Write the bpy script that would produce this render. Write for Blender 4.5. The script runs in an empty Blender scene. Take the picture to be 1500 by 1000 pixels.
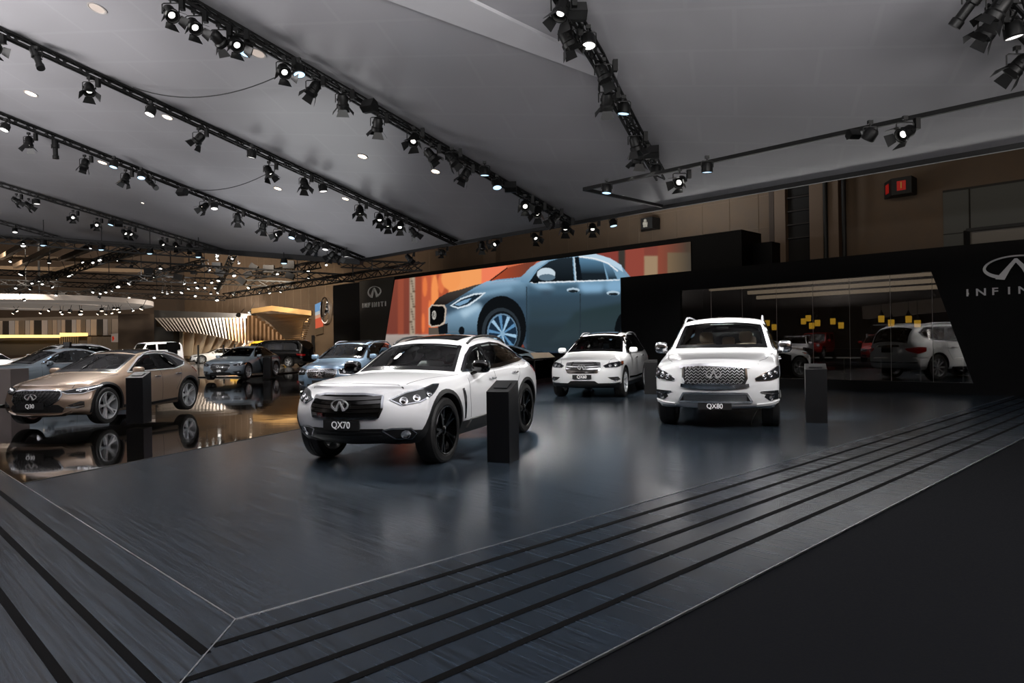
import bpy, bmesh, math, random
from mathutils import Vector, Matrix
from mathutils.bvhtree import BVHTree
from mathutils.geometry import delaunay_2d_cdt, tessellate_polygon
random.seed(7)
SC = bpy.context.scene
COL = SC.collection
PI = math.pi

# ------------------------------------------------------------ camera
CF, CR, CH = 1025.0, 0.0157, 1.4            # focal length in pixels, roll, eye height
cd = bpy.data.cameras.new('camera'); cd.sensor_width = 36.0; cd.lens = CF*36/1500
cd.shift_y = 2/1500.0; cd.clip_end = 400
cam = bpy.data.objects.new('camera', cd); COL.objects.link(cam)
_c, _s = math.cos(CR), math.sin(CR)
cam.matrix_world = Matrix(((_c, _s, 0, 0), (0, 0, -1, 0), (-_s, _c, 0, CH), (0, 0, 0, 1)))
SC.camera = cam
SC.cycles.caustics_reflective = False; SC.cycles.caustics_refractive = False
vs = SC.view_settings
vs.view_transform = 'Standard'; vs.look = 'None'; vs.gamma = 1.0; vs.exposure = 0.0; vs.use_curve_mapping = False

# ------------------------------------------------------------ world: dim light of the rest of the halls
wd = bpy.data.worlds.new('world'); SC.world = wd; wd.use_nodes = True
wd.node_tree.nodes['Background'].inputs[0].default_value = (1.0, 0.95, 0.90, 1)
wd.node_tree.nodes['Background'].inputs[1].default_value = 0.22
SPOT_POWER = 1800.0

# ------------------------------------------------------------ frame of the place: a runs to the back wall, b to the left
TH = math.radians(45.4)
UA = Vector((math.sin(TH), math.cos(TH), 0)); UB = Vector((-math.cos(TH), math.sin(TH), 0)); UZ = Vector((0, 0, 1))
EYE = Vector((0, 0, CH))
def W(a, b, z=0.0): return UA*a + UB*b + UZ*z
def ray(px, py):
    dx = px-750; dy = 502-py
    return Vector((dx*_c+dy*_s, CF, -dx*_s+dy*_c))/CF
def pz(px, py, z=0.0):
    d = ray(px, py); return EYE + d*((z-CH)/d.z)
def pa(px, py, a):
    d = ray(px, py); return EYE + d*(a/d.dot(UA))
def pb(px, py, b):
    d = ray(px, py); return EYE + d*(b/d.dot(UB))
def py_(px, py, Y):
    return EYE + ray(px, py)*Y
CA, CZ, CS = 17.5, 5.31, 0.2688                  # the canopy ceiling: height CZ over a = CA, rising towards the viewer
def zceil(a): return CZ + CS*(CA-a)
def pc(px, py, drop=0.0):
    d = ray(px, py); k = CZ-drop+CS*CA
    return EYE + d*((k-CH)/(d.z+CS*d.dot(UA)))

# ------------------------------------------------------------ large soft lights added to brighten the canopy and hall walls
def area(name, pos, target, sx, sy, power, col):
    l = bpy.data.lights.new(name, 'AREA'); l.shape = 'RECTANGLE'; l.size = sx; l.size_y = sy; l.energy = power; l.color = col
    o = bpy.data.objects.new(name, l); COL.objects.link(o); o.location = pos
    o.rotation_euler = (Vector(target)-Vector(pos)).to_track_quat('-Z', 'Y').to_euler(); return o
UP = 1.4
def up(name, p, sx, sy, power, col): return area(name, p, Vector(p)+Vector((0, .001, 1)), sx, sy, power, col)  # unseen upward fill, stands in for light bounced onto the canopy
area('canopy_fill_wall', W(19.7, 8, 3.75), W(8, 8, 9.5), 12, .3, 55*UP, (1, .98, .96))
up('canopy_fill_mid', (-9.0, 26.5, 2.6), 6, 6, 170*UP, (.97, .98, 1))
up('canopy_fill_video', W(25.4, 20, 5.7), 8, 2, 650*UP, (.95, .98, 1))
up('canopy_fill_aisle', W(-2, -1, 4.0), 9, 9, 4200*UP, (1, .99, .98))
up('canopy_fill_left', (-19, 9, 3.6), 8, 8, 5200*UP, (1, .97, .97))
up('canopy_fill_far_left', (-34, 20, 4.0), 8, 8, 4200*UP, (1, .97, .97))
up('canopy_fill_right', W(7, -8.5, 3.6), 8, 6, 3400*UP, (1, .97, .95))
for i, b in enumerate((-2, 8, 20, 34)):  # added fill for the hall walls, hidden above the canopy
    area('hall_wall_fill', W(13, b, 10.5), W(32, b, 7.5), 8, 1.0, 170, (1, .86, .70))
area('hall_wall_fill_far', (-45, 60, 15.5), (-50, 96, 6), 30, 2, 4500, (1, .86, .70))

# ------------------------------------------------------------ materials
def lin(h):
    h = h.lstrip('#'); o = []
    for i in (0, 2, 4):
        c = int(h[i:i+2], 16)/255
        o.append(c/12.92 if c <= .04045 else ((c+.055)/1.055)**2.4)
    return (o[0], o[1], o[2], 1)
MATS = {}
def mat(name, col, rough=.5, metal=0., coat=0., emis=None, es=0., spec=.5, coat_rough=.03):
    if name in MATS: return MATS[name]
    m = bpy.data.materials.new(name); m.use_nodes = True
    b = m.node_tree.nodes['Principled BSDF']
    if isinstance(col, str): col = lin(col)
    b.inputs['Base Color'].default_value = col if len(col) == 4 else (*col, 1)
    b.inputs['Roughness'].default_value = rough; b.inputs['Metallic'].default_value = metal
    b.inputs['Coat Weight'].default_value = coat; b.inputs['Coat Roughness'].default_value = coat_rough
    b.inputs['Specular IOR Level'].default_value = spec
    if emis:
        if isinstance(emis, str): emis = lin(emis)
        b.inputs['Emission Color'].default_value = emis if len(emis) == 4 else (*emis, 1)
        b.inputs['Emission Strength'].default_value = es
    MATS[name] = m
    return m
def nodes(m): return m.node_tree.nodes, m.node_tree.links, m.node_tree.nodes['Principled BSDF']
def noise_mat(name, c1, c2, scale, rough=(.3, .5), metal=0, rotz=0, stretch=(1, 1, 1), bump=0., detail=4, coat=0, spec=.5):
    m = mat(name, c1, metal=metal, coat=coat, spec=spec); N, L, B = nodes(m)
    tc = N.new('ShaderNodeTexCoord'); mp = N.new('ShaderNodeMapping'); mp2 = N.new('ShaderNodeMapping')
    mp.inputs['Rotation'].default_value = (0, 0, -rotz); mp2.inputs['Scale'].default_value = stretch
    tx = N.new('ShaderNodeTexNoise'); tx.inputs['Scale'].default_value = scale; tx.inputs['Detail'].default_value = detail
    L.new(tc.outputs['Object'], mp.inputs[0]); L.new(mp.outputs[0], mp2.inputs[0]); L.new(mp2.outputs[0], tx.inputs['Vector'])
    cr = N.new('ShaderNodeValToRGB'); cr.color_ramp.elements[0].position = .3; cr.color_ramp.elements[1].position = .7
    cr.color_ramp.elements[0].color = lin(c1) if isinstance(c1, str) else c1
    cr.color_ramp.elements[1].color = lin(c2) if isinstance(c2, str) else c2
    L.new(tx.outputs[0], cr.inputs[0]); L.new(cr.outputs[0], B.inputs['Base Color'])
    mr = N.new('ShaderNodeMapRange'); mr.inputs[3].default_value = rough[0]; mr.inputs[4].default_value = rough[1]
    mr.inputs[1].default_value = .3; mr.inputs[2].default_value = .7
    L.new(tx.outputs[0], mr.inputs[0]); L.new(mr.outputs[0], B.inputs['Roughness'])
    if bump:
        bp = N.new('ShaderNodeBump'); bp.inputs['Strength'].default_value = bump; bp.inputs['Distance'].default_value = .01
        L.new(tx.outputs[0], bp.inputs['Height']); L.new(bp.outputs[0], B.inputs['Normal'])
    return m
def glass_mat(name, tint, refl, rough=.0, fres=True, ior=1.45):
    if name in MATS: return MATS[name]
    m = bpy.data.materials.new(name); m.use_nodes = True
    N, L = m.node_tree.nodes, m.node_tree.links; N.clear()
    o = N.new('ShaderNodeOutputMaterial'); mx = N.new('ShaderNodeMixShader')
    t = N.new('ShaderNodeBsdfTransparent'); g = N.new('ShaderNodeBsdfGlossy')
    t.inputs[0].default_value = (*tint, 1); g.inputs['Roughness'].default_value = rough
    if fres:
        f = N.new('ShaderNodeFresnel'); f.inputs[0].default_value = ior
        ad = N.new('ShaderNodeMath'); ad.operation = 'ADD'; ad.inputs[1].default_value = refl; ad.use_clamp = True
        L.new(f.outputs[0], ad.inputs[0]); L.new(ad.outputs[0], mx.inputs[0])
    else: mx.inputs[0].default_value = refl
    L.new(t.outputs[0], mx.inputs[1]); L.new(g.outputs[0], mx.inputs[2]); L.new(mx.outputs[0], o.inputs[0])
    MATS[name] = m
    return m
def flat(hexcol, k=1.0):
    """a glowing pixel colour of the video screen"""
    n = 'screen_'+hexcol+('' if k == 1 else '_%.2f' % k)
    if n in MATS: return MATS[n]
    m = bpy.data.materials.new(n); m.use_nodes = True
    N, L = m.node_tree.nodes, m.node_tree.links; N.clear()
    o = N.new('ShaderNodeOutputMaterial'); e = N.new('ShaderNodeEmission')
    e.inputs[0].default_value = lin(hexcol); e.inputs[1].default_value = k
    L.new(e.outputs[0], o.inputs[0]); MATS[n] = m
    return m

black = mat('black_matte', '0b0b0c', .6)
black_gloss = mat('black_gloss', '050506', .12, coat=.5)
plastic = mat('black_plastic', '131415', .45)
tyre_m = mat('tyre_rubber', '0d0d0e', .62)
chrome = mat('chrome', (.85, .86, .88), .07, 1)
emblem_m = mat('polished_emblem', (.88, .89, .90), .22, .45, coat=1)
dchrome = mat('dark_chrome', (.25, .26, .28), .12, 1)
silver = mat('silver_alloy', (.68, .70, .73), .26, .6)
steel = mat('brushed_steel', (.45, .46, .48), .3, 1)
lens_m = mat('lamp_lens', (.012, .013, .015), .22, 0, spec=.35)
bulb_m = mat('lamp_bowl', (.6, .61, .63), .1, 1)
red_m = mat('red_lens', '6a0708', .12, coat=1, emis='b01010', es=.12)
amber_m = mat('amber_lens', 'b04a12', .15, coat=1)
glass_car = glass_mat('car_glass', (.66, .70, .70), .02)
glass_dark = glass_mat('privacy_glass', (.06, .07, .08), .04)

# ------------------------------------------------------------ mesh helpers
class MB:
    def __init__(s): s.v = []; s.f = []; s.m = []; s.cm = 0
    def add(s, vs, fs, M=None):
        o = len(s.v)
        s.v += [(M @ Vector(p)) if M is not None else Vector(p) for p in vs]
        s.f += [tuple(i+o for i in f) for f in fs]; s.m += [s.cm]*len(fs)
        return s
    def box(s, c, d, M=None):
        x, y, z = (q/2 for q in d); c = Vector(c)
        vs = [c+Vector((i*x, j*y, k*z)) for i in (-1, 1) for j in (-1, 1) for k in (-1, 1)]
        return s.add(vs, [(0, 1, 3, 2), (4, 6, 7, 5), (0, 4, 5, 1), (2, 3, 7, 6), (0, 2, 6, 4), (1, 5, 7, 3)], M)
    def obox(s, p0, p1, w, h, up=UZ):
        """a bar from p0 to p1, w wide and h high"""
        p0 = Vector(p0); p1 = Vector(p1); t = (p1-p0).normalized(); x = t.cross(up)
        x = x.normalized() if x.length > 1e-6 else Vector((1, 0, 0)); y = x.cross(t)
        vs = [p+x*i*w/2+y*j*h/2 for p in (p0, p1) for i, j in ((-1, -1), (1, -1), (1, 1), (-1, 1))]
        return s.add(vs, [(0, 3, 2, 1), (4, 5, 6, 7), (0, 1, 5, 4), (1, 2, 6, 5), (2, 3, 7, 6), (3, 0, 4, 7)])
    def tube(s, pts, r, n=8, cap=True):
        pts = [Vector(p) for p in pts]; vs = []; fs = []
        rr = r if isinstance(r, (list, tuple)) else [r]*len(pts)
        x = None
        for i, p in enumerate(pts):
            t = (pts[min(i+1, len(pts)-1)]-pts[max(i-1, 0)]).normalized()
            if x is None: x = t.orthogonal().normalized()
            else:
                x = x-t*x.dot(t); x = x.normalized() if x.length > 1e-6 else t.orthogonal().normalized()
            y = t.cross(x)
            vs += [p+(x*math.cos(2*PI*k/n)+y*math.sin(2*PI*k/n))*rr[i] for k in range(n)]
        for i in range(len(pts)-1):
            fs += [(i*n+k, i*n+(k+1) % n, (i+1)*n+(k+1) % n, (i+1)*n+k) for k in range(n)]
        if cap: fs += [tuple(range(n-1, -1, -1)), tuple(range((len(pts)-1)*n, len(pts)*n))]
        return s.add(vs, fs)
    def lathe(s, prof, n=24, M=None, closed=False):
        """prof: (radius, height along local z)"""
        vs = []; fs = []; m = len(prof)
        for r, z in prof:
            vs += [Vector((r*math.cos(2*PI*k/n), r*math.sin(2*PI*k/n), z)) for k in range(n)]
        for i in range(m if closed else m-1):
            j = (i+1) % m
            fs += [(i*n+k, i*n+(k+1) % n, j*n+(k+1) % n, j*n+k) for k in range(n)]
        if not closed:
            if prof[0][0] > 1e-5: fs.append(tuple(range(n-1, -1, -1)))
            if prof[-1][0] > 1e-5: fs.append(tuple(range((m-1)*n, m*n)))
        return s.add(vs, fs, M)
    def prism(s, poly, ext):
        """a closed slab: polygon of 3-D points pushed along ext"""
        poly = [Vector(p) for p in poly]; n = len(poly); ext = Vector(ext)
        vs = poly+[p+ext for p in poly]
        fs = [(i, (i+1) % n, n+(i+1) % n, n+i) for i in range(n)]
        tr = tessellate_polygon([poly])
        fs += [tuple(t) for t in tr]+[tuple(n+i for i in reversed(t)) for t in tr]
        return s.add(vs, fs)
    def holed(s, loops, ext):
        loops = [[Vector(p) for p in l] for l in loops]; ext = Vector(ext)
        fl = [p for l in loops for p in l]; n = len(fl); vs = fl+[p+ext for p in fl]; fs = []; o = 0
        for l in loops:
            k = len(l); fs += [(o+i, o+(i+1) % k, n+o+(i+1) % k, n+o+i) for i in range(k)]; o += k
        tr = tessellate_polygon(loops)
        fs += [tuple(t) for t in tr]+[tuple(n+i for i in reversed(t)) for t in tr]
        return s.add(vs, fs)
    def sup(s, c, d, e=.35, n=10, M=None):
        """a softly rounded box"""
        def sg(w, e_): return math.copysign(abs(w)**e_, w)
        vs = []; fs = []; nu = 2*n
        for i in range(n+1):
            t = -PI/2+PI*i/n
            for k in range(nu):
                q = 2*PI*k/nu
                vs.append(Vector(c)+Vector((d[0]/2*sg(math.cos(t), e)*sg(math.cos(q), e), d[1]/2*sg(math.cos(t), e)*sg(math.sin(q), e), d[2]/2*sg(math.sin(t), e))))
        for i in range(n):
            fs += [(i*nu+k, i*nu+(k+1) % nu, (i+1)*nu+(k+1) % nu, (i+1)*nu+k) for k in range(nu)]
        return s.add(vs, fs, M)
    def build(s, name, mats, parent=None, smooth=0, origin=False):
        me = bpy.data.meshes.new(name)
        off = Vector((0, 0, 0))
        if origin and s.v:
            lo = [min(p[i] for p in s.v) for i in range(3)]; hi = [max(p[i] for p in s.v) for i in range(3)]
            off = Vector(((lo[0]+hi[0])/2, (lo[1]+hi[1])/2, lo[2]))
        me.from_pydata([tuple(p-off) for p in s.v], [], s.f)
        bm = bmesh.new(); bm.from_mesh(me)
        for k, fc in enumerate(bm.faces): fc.material_index = s.m[k] if k < len(s.m) else 0
        bmesh.ops.recalc_face_normals(bm, faces=bm.faces); bm.to_mesh(me); bm.free()
        for m in (mats if isinstance(mats, (list, tuple)) else [mats]): me.materials.append(m)
        if smooth:
            me.shade_smooth(); me.set_sharp_from_angle(angle=math.radians(smooth))
        o = bpy.data.objects.new(name, me); COL.objects.link(o); o.location = off
        if parent: o.parent = parent
        return o
def tag(o, label=None, cat=None, group=None, kind=None):
    if label: o['label'] = label
    if cat: o['category'] = cat
    if group: o['group'] = group
    if kind: o['kind'] = kind
    return o
def empty(name, loc, rz=0, label=None, cat=None, group=None):
    o = bpy.data.objects.new(name, None); COL.objects.link(o); o.location = loc; o.rotation_euler = (0, 0, rz)
    o.empty_display_size = .1
    return tag(o, label, cat, group)
def struct(mb, name, m, **k): return tag(mb.build(name, m, **k), kind='structure')
def kids(o): return [c for c in COL.objects if c.parent == o]
def copy_tree(o, parent=None):
    c = o.copy(); COL.objects.link(c); c.parent = parent
    for ch in list(o.children):
        if ch.type != 'LIGHT': copy_tree(ch, c)
    return c
def text_mesh(name, txt, size, M, m, parent=None, ext=.002, space=1.0, bold=0.0, sx=1.0):
    cu = bpy.data.curves.new(name, 'FONT'); cu.body = txt; cu.size = size; cu.extrude = ext; cu.align_x = 'CENTER'; cu.align_y = 'CENTER'
    cu.space_character = space; cu.offset = bold
    t = bpy.data.objects.new(name+'_curve', cu); COL.objects.link(t)
    me = bpy.data.meshes.new_from_object(t.evaluated_get(bpy.context.evaluated_depsgraph_get()))
    bpy.data.objects.remove(t)
    me.transform(M @ Matrix.Diagonal((sx, 1, 1, 1))); me.materials.clear(); me.materials.append(m)
    o = bpy.data.objects.new(name, me); COL.objects.link(o)
    if parent: o.parent = parent
    return o
def frame(x, y, o):
    """matrix with local x, y along the given directions, z their cross product, origin o"""
    x = Vector(x).normalized(); y = Vector(y).normalized(); z = x.cross(y)
    return Matrix(((x.x, y.x, z.x, o[0]), (x.y, y.y, z.y, o[1]), (x.z, y.z, z.z, o[2]), (0, 0, 0, 1)))
def emblem(w, h, t, M, n=40):
    """oval ring open at the foot, two strokes running up to a peak inside it"""
    mb = MB()
    def P(x, y): return Vector((x, y, 0))
    # ring: from the left foot over the top to the right foot, thicker towards the foot
    out = []; inn = []
    a0, a1 = math.radians(-112), math.radians(292)-2*PI*0
    for i in range(n+1):
        q = math.radians(248) - math.radians(316)*i/n
        th = .10+.16*(max(0, -math.sin(q)))**1.0
        out.append(P(w/2*math.cos(q), h/2*math.sin(q)))
        inn.append(P((w/2-h*th)*math.cos(q), (h/2-h*th*.62)*math.sin(q)))
    for i in range(n):
        mb.prism([out[i], out[i+1], inn[i+1], inn[i]], (0, 0, t))
    for sgn in (-1, 1):
        mb.prism([P(sgn*w*.17, -h*.48), P(sgn*w*.31, -h*.43), P(sgn*w*.02, h*.36), P(0, h*.36), P(0, h*.20), P(sgn*w*.08, -h*.06)][::1], (0, 0, t*1.3))
    mb.v = [M @ p for p in mb.v]
    return mb

# ------------------------------------------------------------ floors
stage_m = noise_mat('stage_vinyl', '090d11', '35404b', 18, rough=(.19, .27), stretch=(1, 1, 1), bump=.0015, spec=.5)
def streaks(m, ang, sx, sy):
    for n in m.node_tree.nodes:
        if n.type == 'MAPPING':
            if n.inputs['Scale'].default_value[:] == (1, 1, 1) and n.outputs[0].links[0].to_node.type == 'MAPPING': n.inputs['Rotation'].default_value = (0, 0, ang)
            else: n.inputs['Scale'].default_value = (sx, sy, 1)
# grain runs along b (towards the left back)
angb = math.atan2(UB.y, UB.x)
streaks(stage_m, -angb, .06, 3.0)
border_m = noise_mat('border_vinyl_blue_lit', '0d141a', '27323e', 18, rough=(.24, .28), bump=.0015, spec=.5); streaks(border_m, -angb, .06, 3.0)  # bluish light on the right border put into its colour
trim_m = mat('aluminium_edge', (.75, .76, .78), .3, 1)
groove_m = mat('rubber_groove', (.0012, .0012, .0015, 1), .8, spec=.1)
carpet_m = noise_mat('aisle_carpet', '08090b', '101216', 60, rough=(.8, .95), bump=.15, spec=.1)
mirror_floor = mat('polished_dark_floor', '0a0806', .045, coat=.0, spec=1.0)
N_, L_, B_ = nodes(mirror_floor)
B_.inputs['IOR'].default_value = 1.7
tx = N_.new('ShaderNodeTexNoise'); tx.inputs['Scale'].default_value = .9; bp = N_.new('ShaderNodeBump'); bp.inputs['Strength'].default_value = .05; bp.inputs['Distance'].default_value = .05
tc = N_.new('ShaderNodeTexCoord'); L_.new(tc.outputs['Object'], tx.inputs[0]); L_.new(tx.outputs[0], bp.inputs['Height']); L_.new(bp.outputs[0], B_.inputs['Normal'])

WA, WT = 19.45, 3.57       # black lounge wall: distance and height
SA = 24.5                  # video wall
HA = 32.0                  # hall wall

def slab(name, pts, z, m, t=.02): return struct(MB().prism([Vector((p[0], p[1], z-t)) for p in pts], (0, 0, t)), name, m)
corner = pz(345, 907); l1 = pz(28, 706); dirl = (l1-corner).normalized(); l1 = corner+dirl*30
g0 = pz(0, 714); g1 = pz(438, 628); dg = (g1-g0).normalized(); k_ = (pz(20, 709.5)-corner).dot(dirl); gj = corner+dirl*k_
rail0 = pz(778, 562)
gfar = g0+dg*((rail0-g0).dot(dg))
r1 = W(WA+.2, corner.dot(UB)-.22)
slab('floor_aisle', [W(-14, -14), W(WA+.2, -14), W(WA+.2, 2.1), W(-14, 2.1)], -.012, carpet_m)
slab('floor_hall', [(-95, -8), (70, -8), (70, 95), (-95, 95)], -.05, mirror_floor)
stage = [corner, r1, W(WA+.1, 17.6), pz(812, 557), rail0+Vector((-.3, -.3, 0)), gfar, gj]
slab('floor_stage', stage, 0, stage_m, .04)
RLb = 1.97
miter = Vector((corner.x, corner.y, 0)); md = (pz(265, 1000)-corner).normalized(); mend = corner+md*9
# right-hand striped border
bsR = [3.34, 3.08, 2.83, 2.59, 2.33]
def on_miter_b(b): t = (b-corner.dot(UB))/md.dot(UB); return corner+md*t
def on_miter_a(a): t = (a-corner.dot(UA))/md.dot(UA); return corner+md*t
slab('floor_border_right', [corner, r1, W(WA+.2, RLb-.12), on_miter_b(RLb)], 0, border_m, .03)
ltE = l1+(-UA)*6
slab('floor_border_left', [corner, on_miter_a(-3.2), on_miter_a(-3.2)+UB*30, l1], 0, stage_m, .03)
mb = MB()
def lineb(b, w, z, m): pass
gm = MB()
for b in bsR:
    p0 = on_miter_b(b); p1 = W(WA, b-.16)
    gm.obox(p0, p1, .045, .006)
for k in range(1, 8):
    a = corner.dot(UA)-.262*k; p0 = on_miter_a(a); gm.obox(p0, p0+UB*26+UA*(-.0)*1, .045, .006)
tag(gm.build('trim_1', groove_m), kind='structure')
tm = MB(); wd_ = .0065
tm.obox(corner, r1, wd_, .008); tm.obox(corner, l1, wd_, .008); tm.obox(corner, mend, wd_, .008); tm.obox(on_miter_b(RLb), W(WA, RLb-.12), .009, .012)
tag(tm.build('trim_2', trim_m), kind='structure')
tm = MB(); tm.obox(gj, gfar, .012, .01); tag(tm.build('trim_3', mat('dark_edge', '2a2723', .4)), kind='structure')

# ------------------------------------------------------------ black lounge wall with its window
wallblack = mat('black_wall_panel', (.0014, .0014, .0017, 1), .5, spec=.12)
def fa(b, z, a=WA): return W(a, b, z)
hole = [fa(12.08, 2.98), fa(5.0, 3.0), fa(4.15, .27), fa(12.08, .27)]
outer = [fa(14.40, 0), fa(14.40, WT), fa(-6, WT), fa(-6, 0)]
struct(MB().holed([outer, hole], UA*.3), 'wall_lounge', wallblack)
struct(MB().box((0, 0, 0), (1, 1, 1)) if 0 else MB().prism([fa(14.4, 0, WA+.3), fa(14.4, WT, WA+.3), fa(14.4, WT, WA+6), fa(14.4, 0, WA+6)], UB*-.2), 'wall_lounge_side', wallblack)
pane_m = glass_mat('lounge_glass', (.50, .47, .42), .11, rough=.0, fres=True, ior=1.3)
bs = [12.08, 11.02, 10.0, 8.95, 7.92, 6.95, 5.95, 5.0]
win = MB()
mbp = MB()
mbp.prism([fa(12.08, .27, WA+.06), fa(12.08, 2.98, WA+.06), fa(5.0, 3.0, WA+.06), fa(4.15, .27, WA+.06)], UA*.012)
struct(mbp, 'window_1', pane_m)
jm = MB()
for b in bs[1:]:
    z1 = 3.0
    jm.obox(fa(b, .27, WA+.05), fa(b, z1, WA+.05), .006, .006)
struct(jm, 'window_2', mat('pane_joint', (.35, .34, .32), .3, .6))
# lounge interior
loun = mat('lounge_brown_wall', '3a2a1c', .7); loun2 = mat('lounge_dark_floor', '14110f', .35)
struct(MB().prism([fa(14.2, 0, WA+5.8), fa(-6, 0, WA+5.8), fa(-6, 3.5, WA+5.8), fa(14.2, 3.5, WA+5.8)], UA*.1), 'wall_lounge_back', loun)
slab('floor_lounge', [fa(14.2, 0, WA+.3), fa(-6, 0, WA+.3), fa(-6, 0, WA+5.8), fa(14.2, 0, WA+5.8)], .06, loun2)
struct(MB().prism([fa(14.2, 3.46, WA+.3), fa(-6, 3.46, WA+.3), fa(-6, 3.46, WA+5.8), fa(14.2, 3.46, WA+5.8)], (0, 0, .06)), 'ceiling_lounge', wallblack)
tube_m = mat('warm_light_beam', (.6, .55, .5), .6, emis=(.80, .70, .60), es=.55)
for i, (p0, p1, aa) in enumerate((((1040, 424), (1366, 400), WA+.75), ((1096, 428), (1380, 411), WA+1.5), ((1109, 435), (1390, 420), WA+2.2))):
    q0 = pa(*p0, aa); q1 = pa(*p1, aa); zz = (q0.z+q1.z)/2; q0.z = q1.z = zz; q1 = q1+(q1-q0)*.5
    m = MB(); m.obox(q0, q1, .12, .11)
    o = m.build('light_beam', tube_m, origin=True)
    tag(o, ['topmost long pale light beam across the top of the lounge window', 'middle long pale light beam across the top of the lounge window', 'lowest long pale light beam across the top of the lounge window'][i], 'lamp', 'long light beams inside the lounge')
# pendants
pend_m = mat('amber_shade', (.9, .6, .1), .5, emis=(1., .62, .06), es=1.0)
pl = [(1124, 473), (1134, 479), (1177, 470.5), (1184, 466), (1189, 477), (1197.5, 473), (1220, 470.5), (1232, 476.5), (1291, 467), (1305.5, 473), (1331, 467.5), (1344, 474)]
aas = [4.6, 4.0, 4.4, 3.6, 4.0, 3.3, 4.6, 4.0, 3.2, 2.6, 3.2, 2.6]
pproto = None
def pendant():
    r = empty('pendant_lamp', (0, 0, 0))
    m = MB(); m.lathe([(.075, -.10), (.08, -.09), (.085, .09), (.075, .10)], 16); m.build('lamp_shade', pend_m, r, smooth=40)
    m = MB(); m.lathe([(.085, .10), (.05, .17), (.012, .27), (.0, .28)], 16); m.build('lamp_cap', black, r, smooth=40)
    m = MB(); m.tube([(0, 0, .27), (0, 0, 1.0)], .006, 6); m.build('cord', black, r)
    return r
for i, (p, da) in enumerate(zip(pl, aas)):
    o = pendant() if i == 0 else copy_tree(pproto)
    if i == 0: pproto = o
    q = pa(p[0], p[1], WA+da); o.location = q
    k = (3.44-q.z)
    for c in o.children:
        if c.name.startswith('cord'): c.scale = (1, 1, 1)
    o.scale = (1, 1, 1)
    tag(o, '%s yellow pendant lamp behind the lounge glass, counted from the left' % ['first', 'second', 'third', 'fourth', 'fifth', 'sixth', 'seventh', 'eighth', 'ninth', 'tenth', 'eleventh', 'twelfth'][i], 'lamp', 'yellow pendant lamps in the lounge')
# bar counter and a pale band, faintly glowing by its material, in the lounge
m = MB(); m.obox(W(WA+3.6, 10.0, .55), W(WA+3.6, 4.0, .55), .7, 1.0); c = m.build('bar_counter', mat('bar_dark_wood', '17110d', .3), origin=True)
tag(c, 'long dark bar counter inside the lounge behind the glass', 'counter')
m = MB(); q0 = pa(1268, 458, WA+4.6); q1 = pa(1386, 446, WA+4.6); m.obox(q0, q1+(q1-q0)*.6, .6, .40); struct(m, 'trim_4', mat('pale_glow_band', '8f888a', .6, emis='8f888a', es=.12))
bt = MB(); m = MB()
m.sup((0, 0, .02), (.36, .36, .03), 1, 6); m.tube([(0, 0, .02), (0, 0, .70)], .02, 8); m.sup((0, 0, .72), (.36, .34, .06), .6, 6); m.tube([(.12*math.cos(q), .12*math.sin(q), .25) for q in [2*PI*i/10 for i in range(11)]], .008, 6)
for i in range(5):
    if i == 0: st0 = m.build('bar_stool', steel); o = st0
    else: o = st0.copy(); COL.objects.link(o)
    o.location = W(WA+2.9, 9.2-1.05*i, .06)
    tag(o, '%s steel bar stool before the lounge counter, counted from the left' % ['first', 'second', 'third', 'fourth', 'fifth'][i], 'stool', 'steel stools at the lounge bar')

# logos
def wall_logo(pc_, a, w, h, label, lbl2, txt_a, txt_b, zt, size, nm=emblem_m, sx=1.25):
    q = pa(*pc_, a-.02)
    M = frame(-UB, UZ, q)
    o = emblem(w, h, .05, M).build('wall_emblem', nm, smooth=30, origin=True)
    tag(o, label, 'logo')
b0 = pa(1418, 429, WA).dot(UB)
wall_logo((1489, 391.5), WA-.05, 1.28, .56, 'big chrome oval emblem on the black wall at the picture edge', '', 0, 0, 0, 0)
cb = pa(1489, 391.5, WA).dot(UB); n = 8; half = b0-cb
for i, ch in enumerate('INFINITI'):
    bb = b0-(2*half)*i/7
    o = text_mesh('wall_letter', ch, .235, frame(-UB, UZ, W(WA-.03, bb, 2.41)), emblem_m, ext=.03, bold=.004, sx=1.25)
    tag(o, 'chrome letter %s, number %s of the word on the right black wall' % (ch, ['one', 'two', 'three', 'four', 'five', 'six', 'seven', 'eight'][i]), 'letter', 'chrome letters on the right black wall')

# ------------------------------------------------------------ video wall
def fs(px, py, d=0): return pa(px, py, SA+d)
tops = 5.50
vb = lambda px, py=450: fs(px, py).dot(UB)
bl = vb(527.5); br = vb(1086, 336)
struct(MB().prism([W(SA, bl, 0), W(SA, bl, tops), W(SA, br, tops), W(SA, br, 0)], UA*1.6), 'wall_video', wallblack)
q = fs(1113, 358, .9); struct(MB().prism([W(SA+.9, br, 0), W(SA+.9, br, 5.05), W(SA+.9, br-.75, 5.05), W(SA+.9, br-.75, 0)], UA*.7), 'wall_video_step', wallblack)
panel_m = mat('dark_bronze_panel', '2c2a27', .5)
pz_ = [fs(527.5, 414), fs(578, 410), fs(563, 512), fs(529.5, 575)]
pts = [W(SA-.03, bl, 0), W(SA-.03, bl, tops-.03), W(SA-.03, vb(578, 410), tops-.03), W(SA-.03, vb(561, 525), 0)]
struct(MB().prism(pts, UA*.03), 'wall_logo_panel', panel_m)
q = fs(549, 427.5, -.06); o = emblem(1.45, .72, .06, frame(-UB, UZ, q)).build('wall_emblem', emblem_m, smooth=30, origin=True); tag(o, 'chrome oval emblem on the dark panel beside the video screen', 'logo')
bA = fs(533, 446).dot(UB); bB = fs(566, 445).dot(UB); zt = fs(549, 446.5).z
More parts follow.
